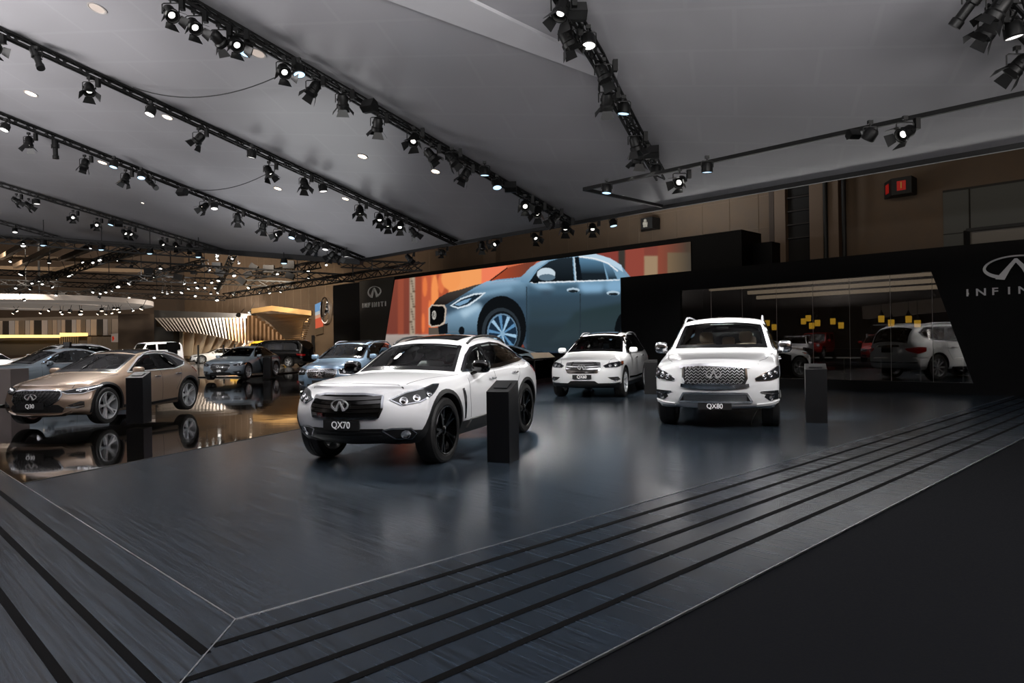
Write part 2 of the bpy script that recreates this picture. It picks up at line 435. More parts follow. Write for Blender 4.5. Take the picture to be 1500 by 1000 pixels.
for i, ch in enumerate('INFINITI'):
    o = text_mesh('wall_letter', ch, .40, frame(-UB, UZ, W(SA-.07, bA+(bB-bA)*i/7, zt)), emblem_m, ext=.03, bold=.012, sx=1.0)
    tag(o, 'chrome letter %s, number %s of the word beside the video screen' % (ch, ['one', 'two', 'three', 'four', 'five', 'six', 'seven', 'eight'][i]), 'letter', 'chrome letters beside the video screen')

# the moving picture on the screen, as a fine grid of glowing pixels
import numpy as np
SW, SH = 960, 380          # crop coordinates / 4:  px = 560 + X/4.1667, py = 345 + ...
X0, Y0, K = 556, 350, .5
img = np.zeros((SH, SW, 3)); yy, xx = np.mgrid[0:SH, 0:SW]
CX = lambda x: (560+x/4.1667-X0)/K; CY = lambda y: (360+y/4.1667-Y0)/K
def C3(h): return np.array(lin(h)[:3])
def mask(poly):
    P = [(CX(x), CY(y)) for x, y in poly]; m = np.zeros((SH, SW), bool)
    for i in range(len(P)):
        (x1, y1), (x2, y2) = P[i], P[i-1]
        if y1 == y2: continue
        c = ((y1 > yy) != (y2 > yy)) & (xx < (x2-x1)*(yy-y1)/(y2-y1)+x1); m ^= c
    return m
def put(m, c1, c2=None, y0=0, y1=1, horiz=False):
    c1 = C3(c1)
    if c2 is None: img[m] = c1; return
    t = ((xx-CX(y0))/(CX(y1)-CX(y0)) if horiz else (yy-CY(y0))/(CY(y1)-CY(y0))).clip(0, 1)[..., None]
    g = c1*(1-t)+C3(c2)*t; img[m] = g[m]
def ell(cx, cy, rx, ry): return (((xx-CX(cx))*4.1667*K/rx)**2+((yy-CY(cy))*4.1667*K/ry)**2) < 1
def rect(x0, y0, x1, y1): return mask([(x0, y0), (x1, y0), (x1, y1), (x0, y1)])
put(rect(-50, -60, 2100, 800), '8c4636', '7c3f34', 100, 540)
for x0, x1, c in ((95, 130, '9c4e3a'), (200, 240, 'a04c36'), (240, 300, 'c86040'), (300, 330, 'e07848'), (330, 405, 'bc5a3a'), (405, 605, 'ffa764'), (605, 760, 'fb8560'), (760, 980, 'd8704c'), (980, 1440, '8a4038')): put(rect(x0, -60, x1, 540), c)
for cx, cy, rx, ry, c in ((260, 250, 14, 60, 'f08048'), (320, 300, 22, 120, 'ff9a58'), (290, 420, 10, 90, 'ff8a50'), (360, 230, 20, 60, 'e87a4a'), (250, 470, 10, 60, 'f07c48'), (420, 200, 60, 70, 'ffa25e')): put(ell(cx, cy, rx, ry), c)
put(rect(168, -60, 200, 540), 'b3a18c')
for i in range(22):
    y = 200+i*15.5; put(ell(176+(i*37 % 17), y, 5+(i % 3)*2, 4+(i % 2)*2), '4a3c30')
put(rect(-60, 540, 500, 700), 'b3a69e', '8f8782', 540, 640)
put(rect(1440, -60, 1482, 300), '3c3833'); put(rect(1482, -60, 1600, 260), '95483c'); put(rect(1600, 60, 1680, 260), 'a3896c'); put(rect(1600, -60, 1680, 62), '84443a')
put(rect(1680, -60, 1900, 260), '8a4a3a', '4c4036', 1700, 1860, True); put(rect(1740, 40, 1900, 260), '7c6850', '4c453c', 1740, 1880, True)
# lower ground
put(rect(500, 620, 1900, 760), '20262c'); put(rect(900, 655, 1300, 676), '5f84b4')
def soften(m=None, n=6):
    global img
    g = img.copy()
    for _ in range(n):
        p = np.pad(g, ((2, 2), (2, 2), (0, 0)), mode='edge'); g = (p[2:-2, 2:-2]*2+p[:-4, 2:-2]+p[4:, 2:-2]+p[2:-2, :-4]+p[2:-2, 4:])/6
    if m is None: img = g
    else: img[m] = g[m]
soften(None, 2)
# far hood side in shade, windscreen
put(mask([(300, 372), (318, 345), (345, 315), (400, 285), (470, 268), (560, 240), (620, 228), (500, 330), (380, 372)]), '4a4440', '26201e', 250, 350)
put(mask([(648, 216), (770, 132), (905, 96), (960, 80), (900, 140), (845, 190), (810, 198), (700, 208)]), 'b04a2c', '7c4030', 680, 880, True)
put(mask([(648, 216), (760, 132), (768, 134), (660, 216)]), '151210')
# body
body = [(372, 368), (440, 330), (540, 268), (620, 228), (700, 205), (810, 195), (845, 190), (890, 150), (940, 105), (985, 86), (1080, 70), (1200, 56), (1300, 50), (1380, 72), (1450, 112), (1490, 160), (1530, 210), (1530, 640), (1010, 645), (880, 640), (860, 600), (600, 545), (385, 540), (378, 430)]
put(mask(body), '7ba2bd', '3a5062', 200, 330)
put(mask([(880, 235), (1530, 225), (1530, 640), (880, 640)]), '48657a', '2d3a41', 230, 500)
put(mask([(880, 300), (1530, 285), (1530, 430), (1200, 420), (900, 440)]), '394e5e', '33434b', 300, 440)
put(mask([(1180, 400), (1530, 330), (1530, 470), (1260, 560), (1020, 590)]), '2c3c40', '324047', 380, 580)
put(mask([(640, 215), (800, 205), (860, 225), (640, 262), (520, 285), (560, 255)]), '9dc0da', '6d93b0', 205, 270)
put(mask([(560, 292), (780, 250), (800, 270), (640, 300), (560, 330)]), '86abc6')
put(mask([(378, 430), (560, 350), (600, 360), (620, 420), (590, 540), (385, 540)]), '8db0ca', '4a6678', 380, 540)
put(mask([(470, 400), (590, 350), (600, 375), (500, 440)]), 'b4d2e6')
put(mask([(1205, 228), (1360, 232), (1340, 280), (1230, 285), (1200, 262)]), '8ab4d4'); put(ell(1420, 250, 60, 38), '86b0d0')
put(mask([(900, 235), (1000, 232), (1060, 262), (960, 262)]), '8fb6d2'); put(mask([(960, 262), (1060, 262), (990, 330)]), '3c5060')
bm0 = mask(body); sh_ = bm0.copy()
for d in (3, 6): sh_[d:] &= bm0[:-d]; sh_[:, d:] &= bm0[:, :-d]; sh_[:-d] &= bm0[d:]
soften(sh_, 22)
# pillar and roof light
put(mask([(845, 195), (905, 130), (980, 88), (1018, 84), (930, 150), (880, 228), (846, 220)]), 'a8c8de', '6f94b0', 90, 220)
put(mask([(1190, 60), (1300, 48), (1390, 75), (1460, 118), (1470, 160), (1440, 140), (1370, 98), (1270, 78)]), 'c0daec')
# windows
put(mask([(895, 222), (950, 145), (1020, 95), (1080, 76), (1160, 68), (1172, 214)]), '232d35', '11161a', 80, 215)
put(mask([(1172, 68), (1200, 66), (1222, 212), (1178, 214)]), '10161c')
put(mask([(1200, 72), (1345, 98), (1372, 206), (1222, 212)]), '5c86a4', '1b242b', 80, 170)
put(mask([(1350, 100), (1400, 124), (1434, 200), (1382, 205)]), '6d98b8', '22303a', 100, 200)
put(mask([(1166, 68), (1174, 68), (1186, 214), (1178, 214)]), 'c8dcea')
put(mask([(900, 222), (1450, 204), (1450, 211), (920, 230)]), 'e8f2fa')
put(mask([(1200, 60), (1300, 74), (1380, 102), (1440, 150), (1436, 158), (1376, 110), (1296, 82), (1200, 70)]), 'f0f6fb')
# mirror, handles
put(ell(1000, 172, 56, 38), 'cfdfea'); put(ell(1005, 192, 50, 20), '5f7686'); put(mask([(915, 215), (960, 205), (950, 228), (918, 228)]), '0d1114')
for hx, hy in ((1165, 270), (1410, 288)): put(ell(hx, hy, 40, 14), 'b8cfdf'); put(ell(hx, hy+6, 30, 8), '1a2228')
# wheel
put(ell(728, 500, 150, 195) & (yy < CY(660)), '101316'); put(ell(726, 530, 118, 152), '2e363d'); put(ell(730, 530, 102, 132), '14181c')
put(ell(732, 533, 92, 120), '6f8ea8'); put(ell(734, 535, 86, 113), '1d2f42')
for k in range(10):
    a_ = math.radians(k*36+8); ex, ey = 734+84*math.cos(a_), 535+112*math.sin(a_); nx, ny = -math.sin(a_)*13, math.cos(a_)*13
    nx *= .8; ny *= .8; put(mask([(734+nx*.3, 535+ny*.3), (734-nx*.3, 535-ny*.3), (ex-nx, ey-ny), (ex+nx, ey+ny)]), '5f8fb8' if k % 2 else 'a4cbe8')
put(ell(734, 535, 14, 18), '8fb4d0')
put(ell(1478, 540, 62, 135) & (xx < CX(1500)), '0d1114'); put(ell(1500, 550, 44, 105), '3a5064')
# headlight, grille
put(mask([(412, 366), (480, 318), (560, 290), (634, 284), (590, 322), (530, 366), (462, 384)]), 'dceaf4'); put(mask([(425, 364), (485, 326), (560, 300), (612, 294), (575, 322), (520, 358), (465, 374)]), '1c2a36'); put(mask([(440, 358), (500, 330), (545, 318), (520, 345), (470, 366)]), '7fa6c6')
put(mask([(283, 380), (300, 358), (380, 360), (392, 385), (384, 470), (360, 490), (300, 496), (282, 480)]), 'c8b8a8'); put(mask([(290, 382), (304, 366), (372, 368), (383, 388), (376, 462), (350, 482), (302, 488), (290, 474)]), '0b0b0c')
put(ell(316, 422, 12, 27), 'c8c4bc'); put(ell(316, 422, 8, 20), '1c1a19'); put(mask([(312, 440), (317, 402), (320, 404), (318, 442)]), 'c8c4bc')
put(rect(282, 500, 380, 540), '5e544c'); put(ell(484, 518, 18, 26), '10151a'); put(mask([(340, 492), (400, 470), (398, 535), (345, 538)]), '10151a')
put(mask([(1205, 290), (1212, 290), (1210, 560), (1204, 560)]), '2a363e'); put(mask([(878, 250), (884, 250), (886, 600), (880, 600)]), '2c3a44')
# soften once
for _ in range(1):
    p = np.pad(img, ((1, 1), (1, 1), (0, 0)), mode='edge'); img = (p[1:-1, 1:-1]*2+p[:-2, 1:-1]+p[2:, 1:-1]+p[1:-1, :-2]+p[1:-1, 2:])/6
sb0, sb1 = vb(580, 409.7)+1.2, vb(1013, 375); sz0, sz1 = .90, 5.28
nb, nz = 900, 230
me = bpy.data.meshes.new('video_screen'); vsx = []; 
cols = []
ca, sa = math.cos(CR), math.sin(CR)
tl = fs(580, 409.7); sl0 = W(SA, vb(579.5, 411), 5.28); sl1 = W(SA, vb(562.5, 517), .90)
for j in range(nz+1):
    z = sz0+(sz1-sz0)*j/nz; bL = sl1.dot(UB)+(sl0.dot(UB)-sl1.dot(UB))*j/nz
    for i in range(nb+1):
        t = i/nb; b = bL+(sb1-bL)*t
        p = W(SA-.05, b, z); v = p-EYE; dx = v.x/v.y; dz = v.z/v.y
        px = 750+CF*(dx*ca-dz*sa); py = 502-CF*(dx*sa+dz*ca)
        vsx.append(p); ix = min(max(int((px-X0)/K+.5), 0), SW-1); iy = min(max(int((py-Y0)/K+.5), 0), SH-1); cols.append(img[iy, ix])
fcs = [(j*(nb+1)+i, j*(nb+1)+i+1, (j+1)*(nb+1)+i+1, (j+1)*(nb+1)+i) for j in range(nz) for i in range(nb)]
me.from_pydata(vsx, [], fcs); ca_ = me.color_attributes.new('picture', 'FLOAT_COLOR', 'POINT')
ca_.data.foreach_set('color', np.hstack([np.array(cols), np.ones((len(cols), 1))]).astype(np.float32).ravel())
sm = bpy.data.materials.new('video_picture'); sm.use_nodes = True; N, L = sm.node_tree.nodes, sm.node_tree.links; N.clear()
o_ = N.new('ShaderNodeOutputMaterial'); e_ = N.new('ShaderNodeEmission'); at_ = N.new('ShaderNodeVertexColor'); at_.layer_name = 'picture'
L.new(at_.outputs[0], e_.inputs[0]); e_.inputs[1].default_value = .88; L.new(e_.outputs[0], o_.inputs[0])
me.materials.append(sm); scr = bpy.data.objects.new('video_screen', me); COL.objects.link(scr)
tag(scr, 'large video screen showing a blue car on an orange background', 'screen')

# ------------------------------------------------------------ hall walls beyond
hall_m = noise_mat('hall_wall_panels', '5a4a3b', '655342', 1.5, rough=(.6, .8))
N, L, B = nodes(hall_m)
hall_dim = noise_mat('hall_wall_brown', '4b3d31', '54453a', 1.2, rough=(.6, .8))
struct(MB().prism([W(HA, -12, 0), W(HA, 90, 0), W(HA, 90, 17), W(HA, -12, 17)], UA*.3), 'wall_hall_back', hall_m)
jm = MB()
for px in (716, 726, 936):
    b = pa(px, 330, HA).dot(UB); jm.obox(W(HA-.01, b, 4), W(HA-.01, b, 16), .05, .03)
jj = mat('wall_joint', '6b5a49', .7)
for k in range(46):
    b = 12.5+k*1.5; jm.obox(W(HA-.01, b, 4), W(HA-.01, b, 15), .02, .02)
for k in range(7): jm.obox(W(HA-.01, 12, 5.2+k*1.5), W(HA-.01, 80, 5.2+k*1.5), .02, .02)
struct(jm, 'wall_hall_joints', jj)
def hb(px, py=330): return pa(px, py, HA).dot(UB)
def hz(px, py): return pa(px, py, HA).z
# piers and the dark shaft right of the video wall
pier = mat('pale_pier', '6b5848', .6); pier2 = mat('dark_pier', '3e3128', .7)  # the second pier tone is a darker brown
def upright(name, x0, x1, m, d=.35, z0=2.5, z1=13):
    b0, b1 = hb(x0, 300), hb(x1, 300); struct(MB().prism([W(HA-d, b0, z0), W(HA-d, b0, z1), W(HA-d, b1, z1), W(HA-d, b1, z0)], UA*d), name, m)
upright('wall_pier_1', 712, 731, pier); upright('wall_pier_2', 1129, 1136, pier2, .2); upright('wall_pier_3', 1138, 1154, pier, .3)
upright('wall_shaft', 1155, 1191, mat('dark_shaft', '0d0a09', .8), .05)
upright('wall_pier_4', 1192, 1214, pier, .5); upright('wall_pier_5', 1219, 1234, pier, .5)
for i, px in enumerate((1216.5, 1243.5)):
    m = MB(); b = hb(px, 300); m.tube([W(HA-.6, b, 2.5), W(HA-.6, b, 13)], .09, 10)
    tag(m.build('drain_pipe', black, smooth=40, origin=True), ['black vertical pipe between the two pale piers', 'black vertical pipe right of the pale piers'][i], 'pipe')
sh = MB()
for k in range(9):
    z = 6.0+k*.62; sh.obox(W(HA-.1, hb(1156), z), W(HA-.1, hb(1190), z), .25, .05)
struct(sh, 'wall_shaft_ledges', mat('ledge', '241d19', .7))
# grey panelled bay at the right, with the long dark glazed frame
gp = mat('grey_bay_panel', '4e4f4c', .6)
b0 = hb(1382, 300); struct(MB().prism([W(HA-.06, b0, 2), W(HA-.06, b0, hz(1382, 281)), W(HA-.06, -12, hz(1382, 281)), W(HA-.06, -12, 2)], UA*.06), 'wall_grey_bay', gp)
jm = MB(); zt_ = hz(1382, 281); z2 = hz(1400, 342)
jm.obox(W(HA-.07, b0, zt_), W(HA-.07, -12, zt_), .04, .08); jm.obox(W(HA-.07, hb(1421, 310), 2), W(HA-.07, hb(1421, 310), zt_), .05, .03); jm.obox(W(HA-.07, b0, z2), W(HA-.07, hb(1421), z2), .04, .03)
struct(jm, 'wall_bay_joints', mat('bay_joint', '26231f', .7))
b1 = hb(1418, 345); za, zb_ = hz(1418, 338), hz(1418, 357)
fm_ = MB(); fm_.obox(W(HA-.2, b1, za), W(HA-.2, -12, za), .2, .12); fm_.obox(W(HA-.2, b1, zb_-.5), W(HA-.2, b1, za), .12, .2); struct(fm_, 'window_3', black)
struct(MB().prism([W(HA-.12, b1, za), W(HA-.12, -12, za), W(HA-.12, -12, za-1.0), W(HA-.12, b1, za-1.0)], UA*.02), 'window_4', mat('frosted_band', '6a645c', .3))
# signs
def box_sign(px0, px1, py0, py1, label, pict):
    root = empty('wall_sign', W(HA-.55, (hb(px0)+hb(px1))/2, hz(px0, py1)), 0, label, 'sign')
    o = root.location
    bA_, bB_ = hb(px0), hb(px1); z0, z1 = hz((px0+px1)/2, py1), hz((px0+px1)/2, py0); bm_ = bA_+(bB_-bA_)*.40
    m = MB(); m.prism([W(HA-.08, bA_, z0)-o, W(HA-.8, bm_, z0)-o, W(HA-.8, bB_, z0)-o, W(HA-.08, bB_, z0)-o], (0, 0, z1-z0)); m.build('sign_box', black, root)
    h = z1-z0; zc = (z0+z1)/2
    if pict == 'red':
        rm_ = mat('red_sign_face', '8c120c', .5, emis='8c120c', es=.45)
        bc = bm_+(bB_-bm_)*.5; w2 = abs(bB_-bm_)*.22
        m = MB(); m.prism([W(HA-.82, bc+w2, zc-h*.28)-o, W(HA-.82, bc-w2, zc-h*.28)-o, W(HA-.82, bc-w2, zc+h*.28)-o, W(HA-.82, bc+w2, zc+h*.28)-o], UA*.02); p = m.build('sign_face', rm_, root)
        M = frame(-UB, UZ, W(HA-.84, bc, zc)-o); text_mesh('sign_figure', '1', h*.55, M, mat('sign_gold', '9a7a3a', .5, emis='9a7a3a', es=.3), p, ext=.01)
        dd = (W(HA-.8, bm_)-W(HA-.08, bA_)).normalized(); nn = Vector((dd.y, -dd.x, 0)); nn = nn if nn.dot(UA) < 0 else -nn
        c = (W(HA-.8, bm_, zc)+W(HA-.08, bA_, zc))/2-o+nn*.02
        m = MB(); s_ = h*.28; m.prism([c-dd*s_-UZ*s_, c+dd*s_-UZ*s_, c+dd*s_+UZ*s_, c-dd*s_+UZ*s_], nn*.01); m.build('sign_face', rm_, root)
    else:
        gm_ = mat('sign_pale_figure', 'a09c90', .5, emis='a09c90', es=.2); bc = bm_+(bB_-bm_)*.42
        m = MB(); c = W(HA-.83, bc, zc)-o; m.sup(c+UZ*h*.24, (.16, .16, .18), 1, 6); m.sup(c-UZ*h*.02, (.26, .26, h*.34), .6, 6); m.obox(c-UZ*h*.1+UB*.07, c-UZ*h*.34+UB*.07, .1, .05); m.obox(c-UZ*h*.1-UB*.07, c-UZ*h*.34-UB*.07, .1, .05); m.build('sign_figure', gm_, root, smooth=50)
box_sign(1297, 1345, 265, 289, 'black box sign with red faces high on the brown hall wall', 'red')
box_sign(940, 968, 322, 338, 'black box sign with a pale human figure above the video screen', 'man')

# roof and far walls of the hall
roof_m = mat('hall_dark_roof', '0a0806', .9)
struct(MB().prism([(-110, -12, 17), (90, -12, 17), (90, 110, 17), (-110, 110, 17)], (0, 0, .3)), 'ceiling_hall', roof_m)
LW = 96
struct(MB().prism([Vector((-110, LW, 0)), Vector((40, LW, 0)), Vector((40, LW, 17)), Vector((-110, LW, 17))], (0, .3, 0)), 'wall_far', hall_dim)
struct(MB().prism([Vector((-82, 0, 0)), Vector((-82, LW, 0)), Vector((-82, LW, 17)), Vector((-82, 0, 17))], (-.3, 0, 0)), 'wall_left', hall_dim)
struct(MB().prism([W(-13.5, -14, 0), W(-13.5, 44, 0), W(-13.5, 44, 13), W(-13.5, -14, 13)], UA*-.3), 'wall_front_added', mat('dark_added_wall', '1d1712', .8))  # wall added behind the viewer, darkens what the lounge glass mirrors
struct(MB().prism([W(-14, -14, 0), W(HA, -14, 0), W(HA, -14, 17), W(-14, -14, 17)], UB*-.3), 'wall_right', hall_dim)

# ------------------------------------------------------------ pedestals
def pedestal(px, py, ang, label, w=.27, d=.36, h0=.82, h1=.96, z=0, screen=True):
    q = pz(px, py, z); r = empty('info_pedestal', q, math.radians(ang), label, 'pedestal', None)
    m = MB(); vs_ = [(-w/2, 0, 0), (w/2, 0, 0), (w/2, d, 0), (-w/2, d, 0), (-w/2, 0, h0), (w/2, 0, h0), (w/2, d, h1), (-w/2, d, h1)]
    m.add(vs_, [(0, 3, 2, 1), (4, 5, 6, 7), (0, 1, 5, 4), (1, 2, 6, 5), (2, 3, 7, 6), (3, 0, 4, 7)]); b_ = m.build('pedestal_body', mat('satin_black', '0c0c0e', .33), r)
    bv = b_.modifiers.new('b', 'BEVEL'); bv.width = .004; bv.segments = 2
    if screen:
        dn = Vector((0, d, h1-h0)).normalized(); up = Vector((0, -dn.z, dn.y)); c = Vector((0, d*.5, (h0+h1)/2))+up*.004
        m = MB(); x = Vector((1, 0, 0)); a_ = w*.30; e_ = d*.24
        m.prism([c-x*a_-dn*e_, c+x*a_-dn*e_, c+x*a_+dn*e_, c-x*a_+dn*e_], up*.006); m.build('tablet', mat('tablet_glass', '141517', .3), r)
    return r
pedestal(730, 677.5, -24, 'black info pedestal beside the white suv with black wheels', w=.29, d=.29, h0=.83, h1=.95)
pedestal(1196.5, 619.5, -21, 'black info pedestal right of the large tall white suv', w=.33, d=.34, h0=.89, h1=.97)
pedestal(954, 577.5, -11, 'black info pedestal between the two white suvs by the black wall', w=.34, d=.34, h0=.84, h1=.9)
pedestal(197.5, 620.5, 4, 'black info pedestal in front of the bronze hatchback', w=.31, d=.36, h0=.86, h1=.96)
pedestal(391, 553.5, 8, 'black info pedestal beside the slate grey sedan', w=.34, d=.34, h0=.93, h1=1.0)
# pale grey cabinet at the left border of the view
q0 = pz(16, 592); m = MB(); m.box((0, 0, .46), (2.2, .7, .92)); o = m.build('cabinet', mat('pale_grey_cabinet', '8d8480', .45)); o.location = q0+Vector((-1.1, .35, 0)); tag(o, 'plain pale grey cabinet cut by the left edge of the view', 'cabinet')
# railing with dark glass below the screen, and slanted display board
rr = [pz(770, 563.5), pz(783, 561.5), pz(797, 559), pz(812, 557), pz(826, 556.2)]
root = empty('railing', rr[2], 0, 'low black railing with dark glass curving below the video screen', 'railing')
rl = [p-rr[2] for p in rr]
m = MB(); m.tube([p+Vector((0, 0, .82)) for p in rl], .03, 8); m.build('handrail', black, root, smooth=40)
for p in (rl[1], rl[3]):
    m = MB(); m.tube([p, p+Vector((0, 0, .82))], .03, 8); m.build('post', black, root, smooth=40)
m = MB()
for a_, b_ in zip(rl, rl[1:]): m.prism([a_+UZ*.12, b_+UZ*.12, b_+UZ*.78, a_+UZ*.78], (0, .01, 0))
m.build('glass_panel', glass_mat('smoked_glass', (.8, .83, .88), .01), root)
m = MB()
for a_, b_ in zip(rl, rl[1:]): m.obox(a_+UZ*.06, b_+UZ*.06, .1, .12)
m.build('plinth', black, root)
q = py_(797, 522, 28.5); root = empty('display_board', (q.x, q.y, 0), math.radians(10), 'pale slanted display board behind the railing below the screen', 'display')
m = MB(); m.add([(-.45, -.25, q.z-.1), (.45, -.25, q.z-.1), (.28, .3, q.z+.12), (-.5, .3, q.z+.12), (-.45, -.25, q.z-.06), (.45, -.25, q.z-.06), (.28, .3, q.z+.16), (-.5, .3, q.z+.16)], [(0, 3, 2, 1), (4, 5, 6, 7), (0, 1, 5, 4), (1, 2, 6, 5), (2, 3, 7, 6), (3, 0, 4, 7)]); m.build('board', mat('beige_board', 'd2bea4', .5), root)
m = MB(); m.tube([(0, 0, 0), (0, 0, q.z)], .04, 8); m.sup((0, 0, .02), (.5, .5, .04), .8, 6); m.build('stand', black, root, smooth=40)
# cable under the big suv
qa = pz(1100, 622); m = MB(); m.tube([pz(1101, 623)+UZ*.02, pz(1101.5, 620)+UZ*.05, pz(1107, 615)+UZ*.12, pz(1117, 607)+UZ*.26], .007, 6); tag(m.build('cable', mat('pale_cable', 'a8a49a', .5), smooth=40, origin=True), 'thin pale charging cable hanging under the large tall white suv', 'cable')

# ------------------------------------------------------------ cars
def inpoly(p, poly):
    x, y = p; c = False; n = len(poly)
    for i in range(n):
        x1, y1 = poly[i]; x2, y2 = poly[i-1]
        if (y1 > y) != (y2 > y) and x < (x2-x1)*(y-y1)/(y2-y1)+x1: c = not c
    return c
def rounded(poly, r=.3, n=4):
    """2-D polygon with softened corners"""
    out = []; m = len(poly)
    for i in range(m):
        p0, p, p1 = Vector(poly[i-1]), Vector(poly[i]), Vector(poly[(i+1) % m])
        a = p+(p0-p)*r; b = p+(p1-p)*r
        for k in range(n+1):
            t = k/n; out.append((a*(1-t)**2+p*2*t*(1-t)+b*t*t))
    return out
class Body:
    def __init__(s, P, level=3):
        s.P = P; st = P['st']; zs = P.get('zs', .26); zc = P.get('clad', zs+.14)
        bm = bmesh.new(); cre = bm.edges.layers.float.new('crease_edge')
        rings = []
        def ring(x, w, zb, y4, x5, y5, z5, z7, bulge=0., rows=None, z0=None):
            R = []
            for sd in (1, -1):
                if rows: low = [(r[0]-math.copysign(r[1], r[0]), r[2], r[3]) for r in rows]
                else:
                    z0_ = zs if z0 is None else z0
                    low = [(x, .90*w, z0_), (x, .975*w, zc), (x, w, z0_+(zb-z0_)*.52), (x, w*.992, zb-.13), (x, y4, zb)]
                sg = 1 if x5 >= 0 or True else -1
                z6 = z5+(z7-z5)*.78
                pts = low+[(x5, y5, z5), (x5+bulge*.72, y5*.55, z6)]
                R.append([bm.verts.new((p[0], sd*p[1], p[2])) for p in pts])
            c = bm.verts.new((x5+bulge, 0, z7))
            R[0].append(c); R[1].append(c); return R
        nt, tt = P['nose_top'], P['tail_top']
        rings.append(ring(0, 0, 0, 0, *nt, rows=P['front']))
        for q in st: rings.append(ring(*q[:8], bulge=q[8] if len(q) > 8 else 0))
        rings.append(ring(0, 0, 0, 0, *tt, rows=P['rear']))
        nr = len(rings); paint = 0
        for i in range(nr-1):
            for sd in (0, 1):
                A, B = rings[i][sd], rings[i+1][sd]
                for k in range(7):
                    f = bm.faces.new((A[k], B[k], B[k+1], A[k+1]))
                    f.material_index = 2 if (k == 0 and P.get('cladding')) else 0
            f = bm.faces.new((rings[i][0][0], rings[i][1][0], rings[i+1][1][0], rings[i+1][0][0])); f.material_index = 1
        for R, rows, fr in ((rings[0], P['front'], True), (rings[-1], P['rear'], False)):
            grid = []
            for k in range(5):
                xc, sw, yo, z = rows[k][:4]; sg = math.copysign(1, xc); zc_ = rows[k][4] if len(rows[k]) > 4 else z
                m1 = bm.verts.new((xc-sg*sw*.28, yo*.56, z+(zc_-z)*.7)); m0 = bm.verts.new((xc, 0, zc_)); m2 = bm.verts.new((xc-sg*sw*.28, -yo*.56, z+(zc_-z)*.7))
                grid.append([R[0][k], m1, m0, m2, R[1][k]])
            grid.append([R[0][5], R[0][6], R[0][7], R[1][6], R[1][5]])
            for k in range(5):
                for j in range(4):
                    f = bm.faces.new((grid[k][j], grid[k][j+1], grid[k+1][j+1], grid[k+1][j]))
                    f.material_index = 2 if (k == 0 and P.get('cladding')) else 0
            f = bm.faces.new(grid[0]); f.material_index = 1
        iw = P['cowl']+1   # ring index of the cowl
        s.iw = iw
        def cr(a, b, v):
            e = bm.edges.get((a, b))
            if e: e[cre] = v
        for i in range(nr-1):
            for sd in (0, 1):
                A, B = rings[i][sd], rings[i+1][sd]
                cr(A[4], B[4], .45 if i >= iw-1 else P.get('fender_crease', .25))
                cr(A[5], B[5], P.get('rail_crease', .45) if i >= iw else .35)
                cr(A[3], B[3], P.get('shoulder', .25)); cr(A[0], B[0], .6); cr(A[1], B[1], .3)
        for k in (5, 6):
            for sd in (0, 1):
                cr(rings[iw][sd][k], rings[iw][sd][k+1], .7)
                cr(rings[iw+1][sd][k], rings[iw+1][sd][k+1], .25)
                cr(rings[0][sd][k], rings[0][sd][k+1], .4)
        s.ws = [[rings[iw][0][k].co.copy() for k in (5, 6, 7)], [rings[iw+1][0][k].co.copy() for k in (5, 6, 7)]]
        ir = P.get('rear_glass', nr-3); s.rg = [[rings[ir][0][k].co.copy() for k in (5, 6, 7)], [rings[ir+1][0][k].co.copy() for k in (5, 6, 7)]]
        bmesh.ops.recalc_face_normals(bm, faces=bm.faces)
        me = bpy.data.meshes.new('cage'); bm.to_mesh(me); bm.free()
        o = bpy.data.objects.new('cage', me); COL.objects.link(o)
        md = o.modifiers.new('s', 'SUBSURF'); md.levels = md.render_levels = level
        dg = bpy.context.evaluated_depsgraph_get()
        s.mesh = bpy.data.meshes.new_from_object(o.evaluated_get(dg)); bpy.data.objects.remove(o)
        s.bvh = BVHTree.FromPolygons([v.co for v in s.mesh.vertices], [tuple(p.vertices) for p in s.mesh.polygons])
        s.holes = []
    def cut_wheels(s, ra):
        P = s.P; mb = MB(); xf = P['wb']/2; w = max(q[1] for q in P['st'])
        for sx in (1, -1):
            for sy in (1, -1):
                M = Matrix.Translation((sx*xf, sy*(w-.16), P['rw']+.01)) @ Matrix.Rotation(PI/2, 4, 'X')
                mb.lathe([(ra, -.28), (ra, .28)], 40, M)
        o = bpy.data.objects.new('b', s.mesh); COL.objects.link(o)
        me = s.mesh
        for m in s.mats: me.materials.append(m)
        c = mb.build('c', list(s.mats))
        for p in c.data.polygons: p.material_index = 1
        md = o.modifiers.new('b', 'BOOLEAN'); md.operation = 'DIFFERENCE'; md.object = c; md.solver = 'EXACT'
        s.mesh2 = bpy.data.meshes.new_from_object(o.evaluated_get(bpy.context.evaluated_depsgraph_get()))
        bpy.data.objects.remove(o); bpy.data.objects.remove(c)
    def patch(s, name, pts, D, m, parent, off=.004, th=.012, res=.05, holes=(), keep=None, mirror=False, cut=False, soft=0, depth=None):
        """a thin sheet lying on the body: outline pts (3-D), seen along D"""
        if mirror:
            pts = [Vector((p[0], -p[1], p[2])) for p in pts]; D = (D[0], -D[1], D[2])
            holes = [[Vector((p[0], -p[1], p[2])) for p in h] for h in holes]
        D = Vector(D).normalized(); T = D.cross(UZ).normalized() if abs(D.z) < .95 else Vector((0, 1, 0)); B = T.cross(D).normalized()
        def pr(p): p = Vector(p); return Vector((p.dot(T), p.dot(B)))
        dep = sum(Vector(p).dot(D) for p in pts)/len(pts)
        def dens(poly):
            o = []
            for i in range(len(poly)):
                a, b = poly[i], poly[(i+1) % len(poly)]; n = max(1, int((b-a).length/res+.5))
                o += [a+(b-a)*k/n for k in range(n)]
            return o
        P0 = [pr(p) for p in pts]
        if soft: P0 = rounded(P0, soft, 5)
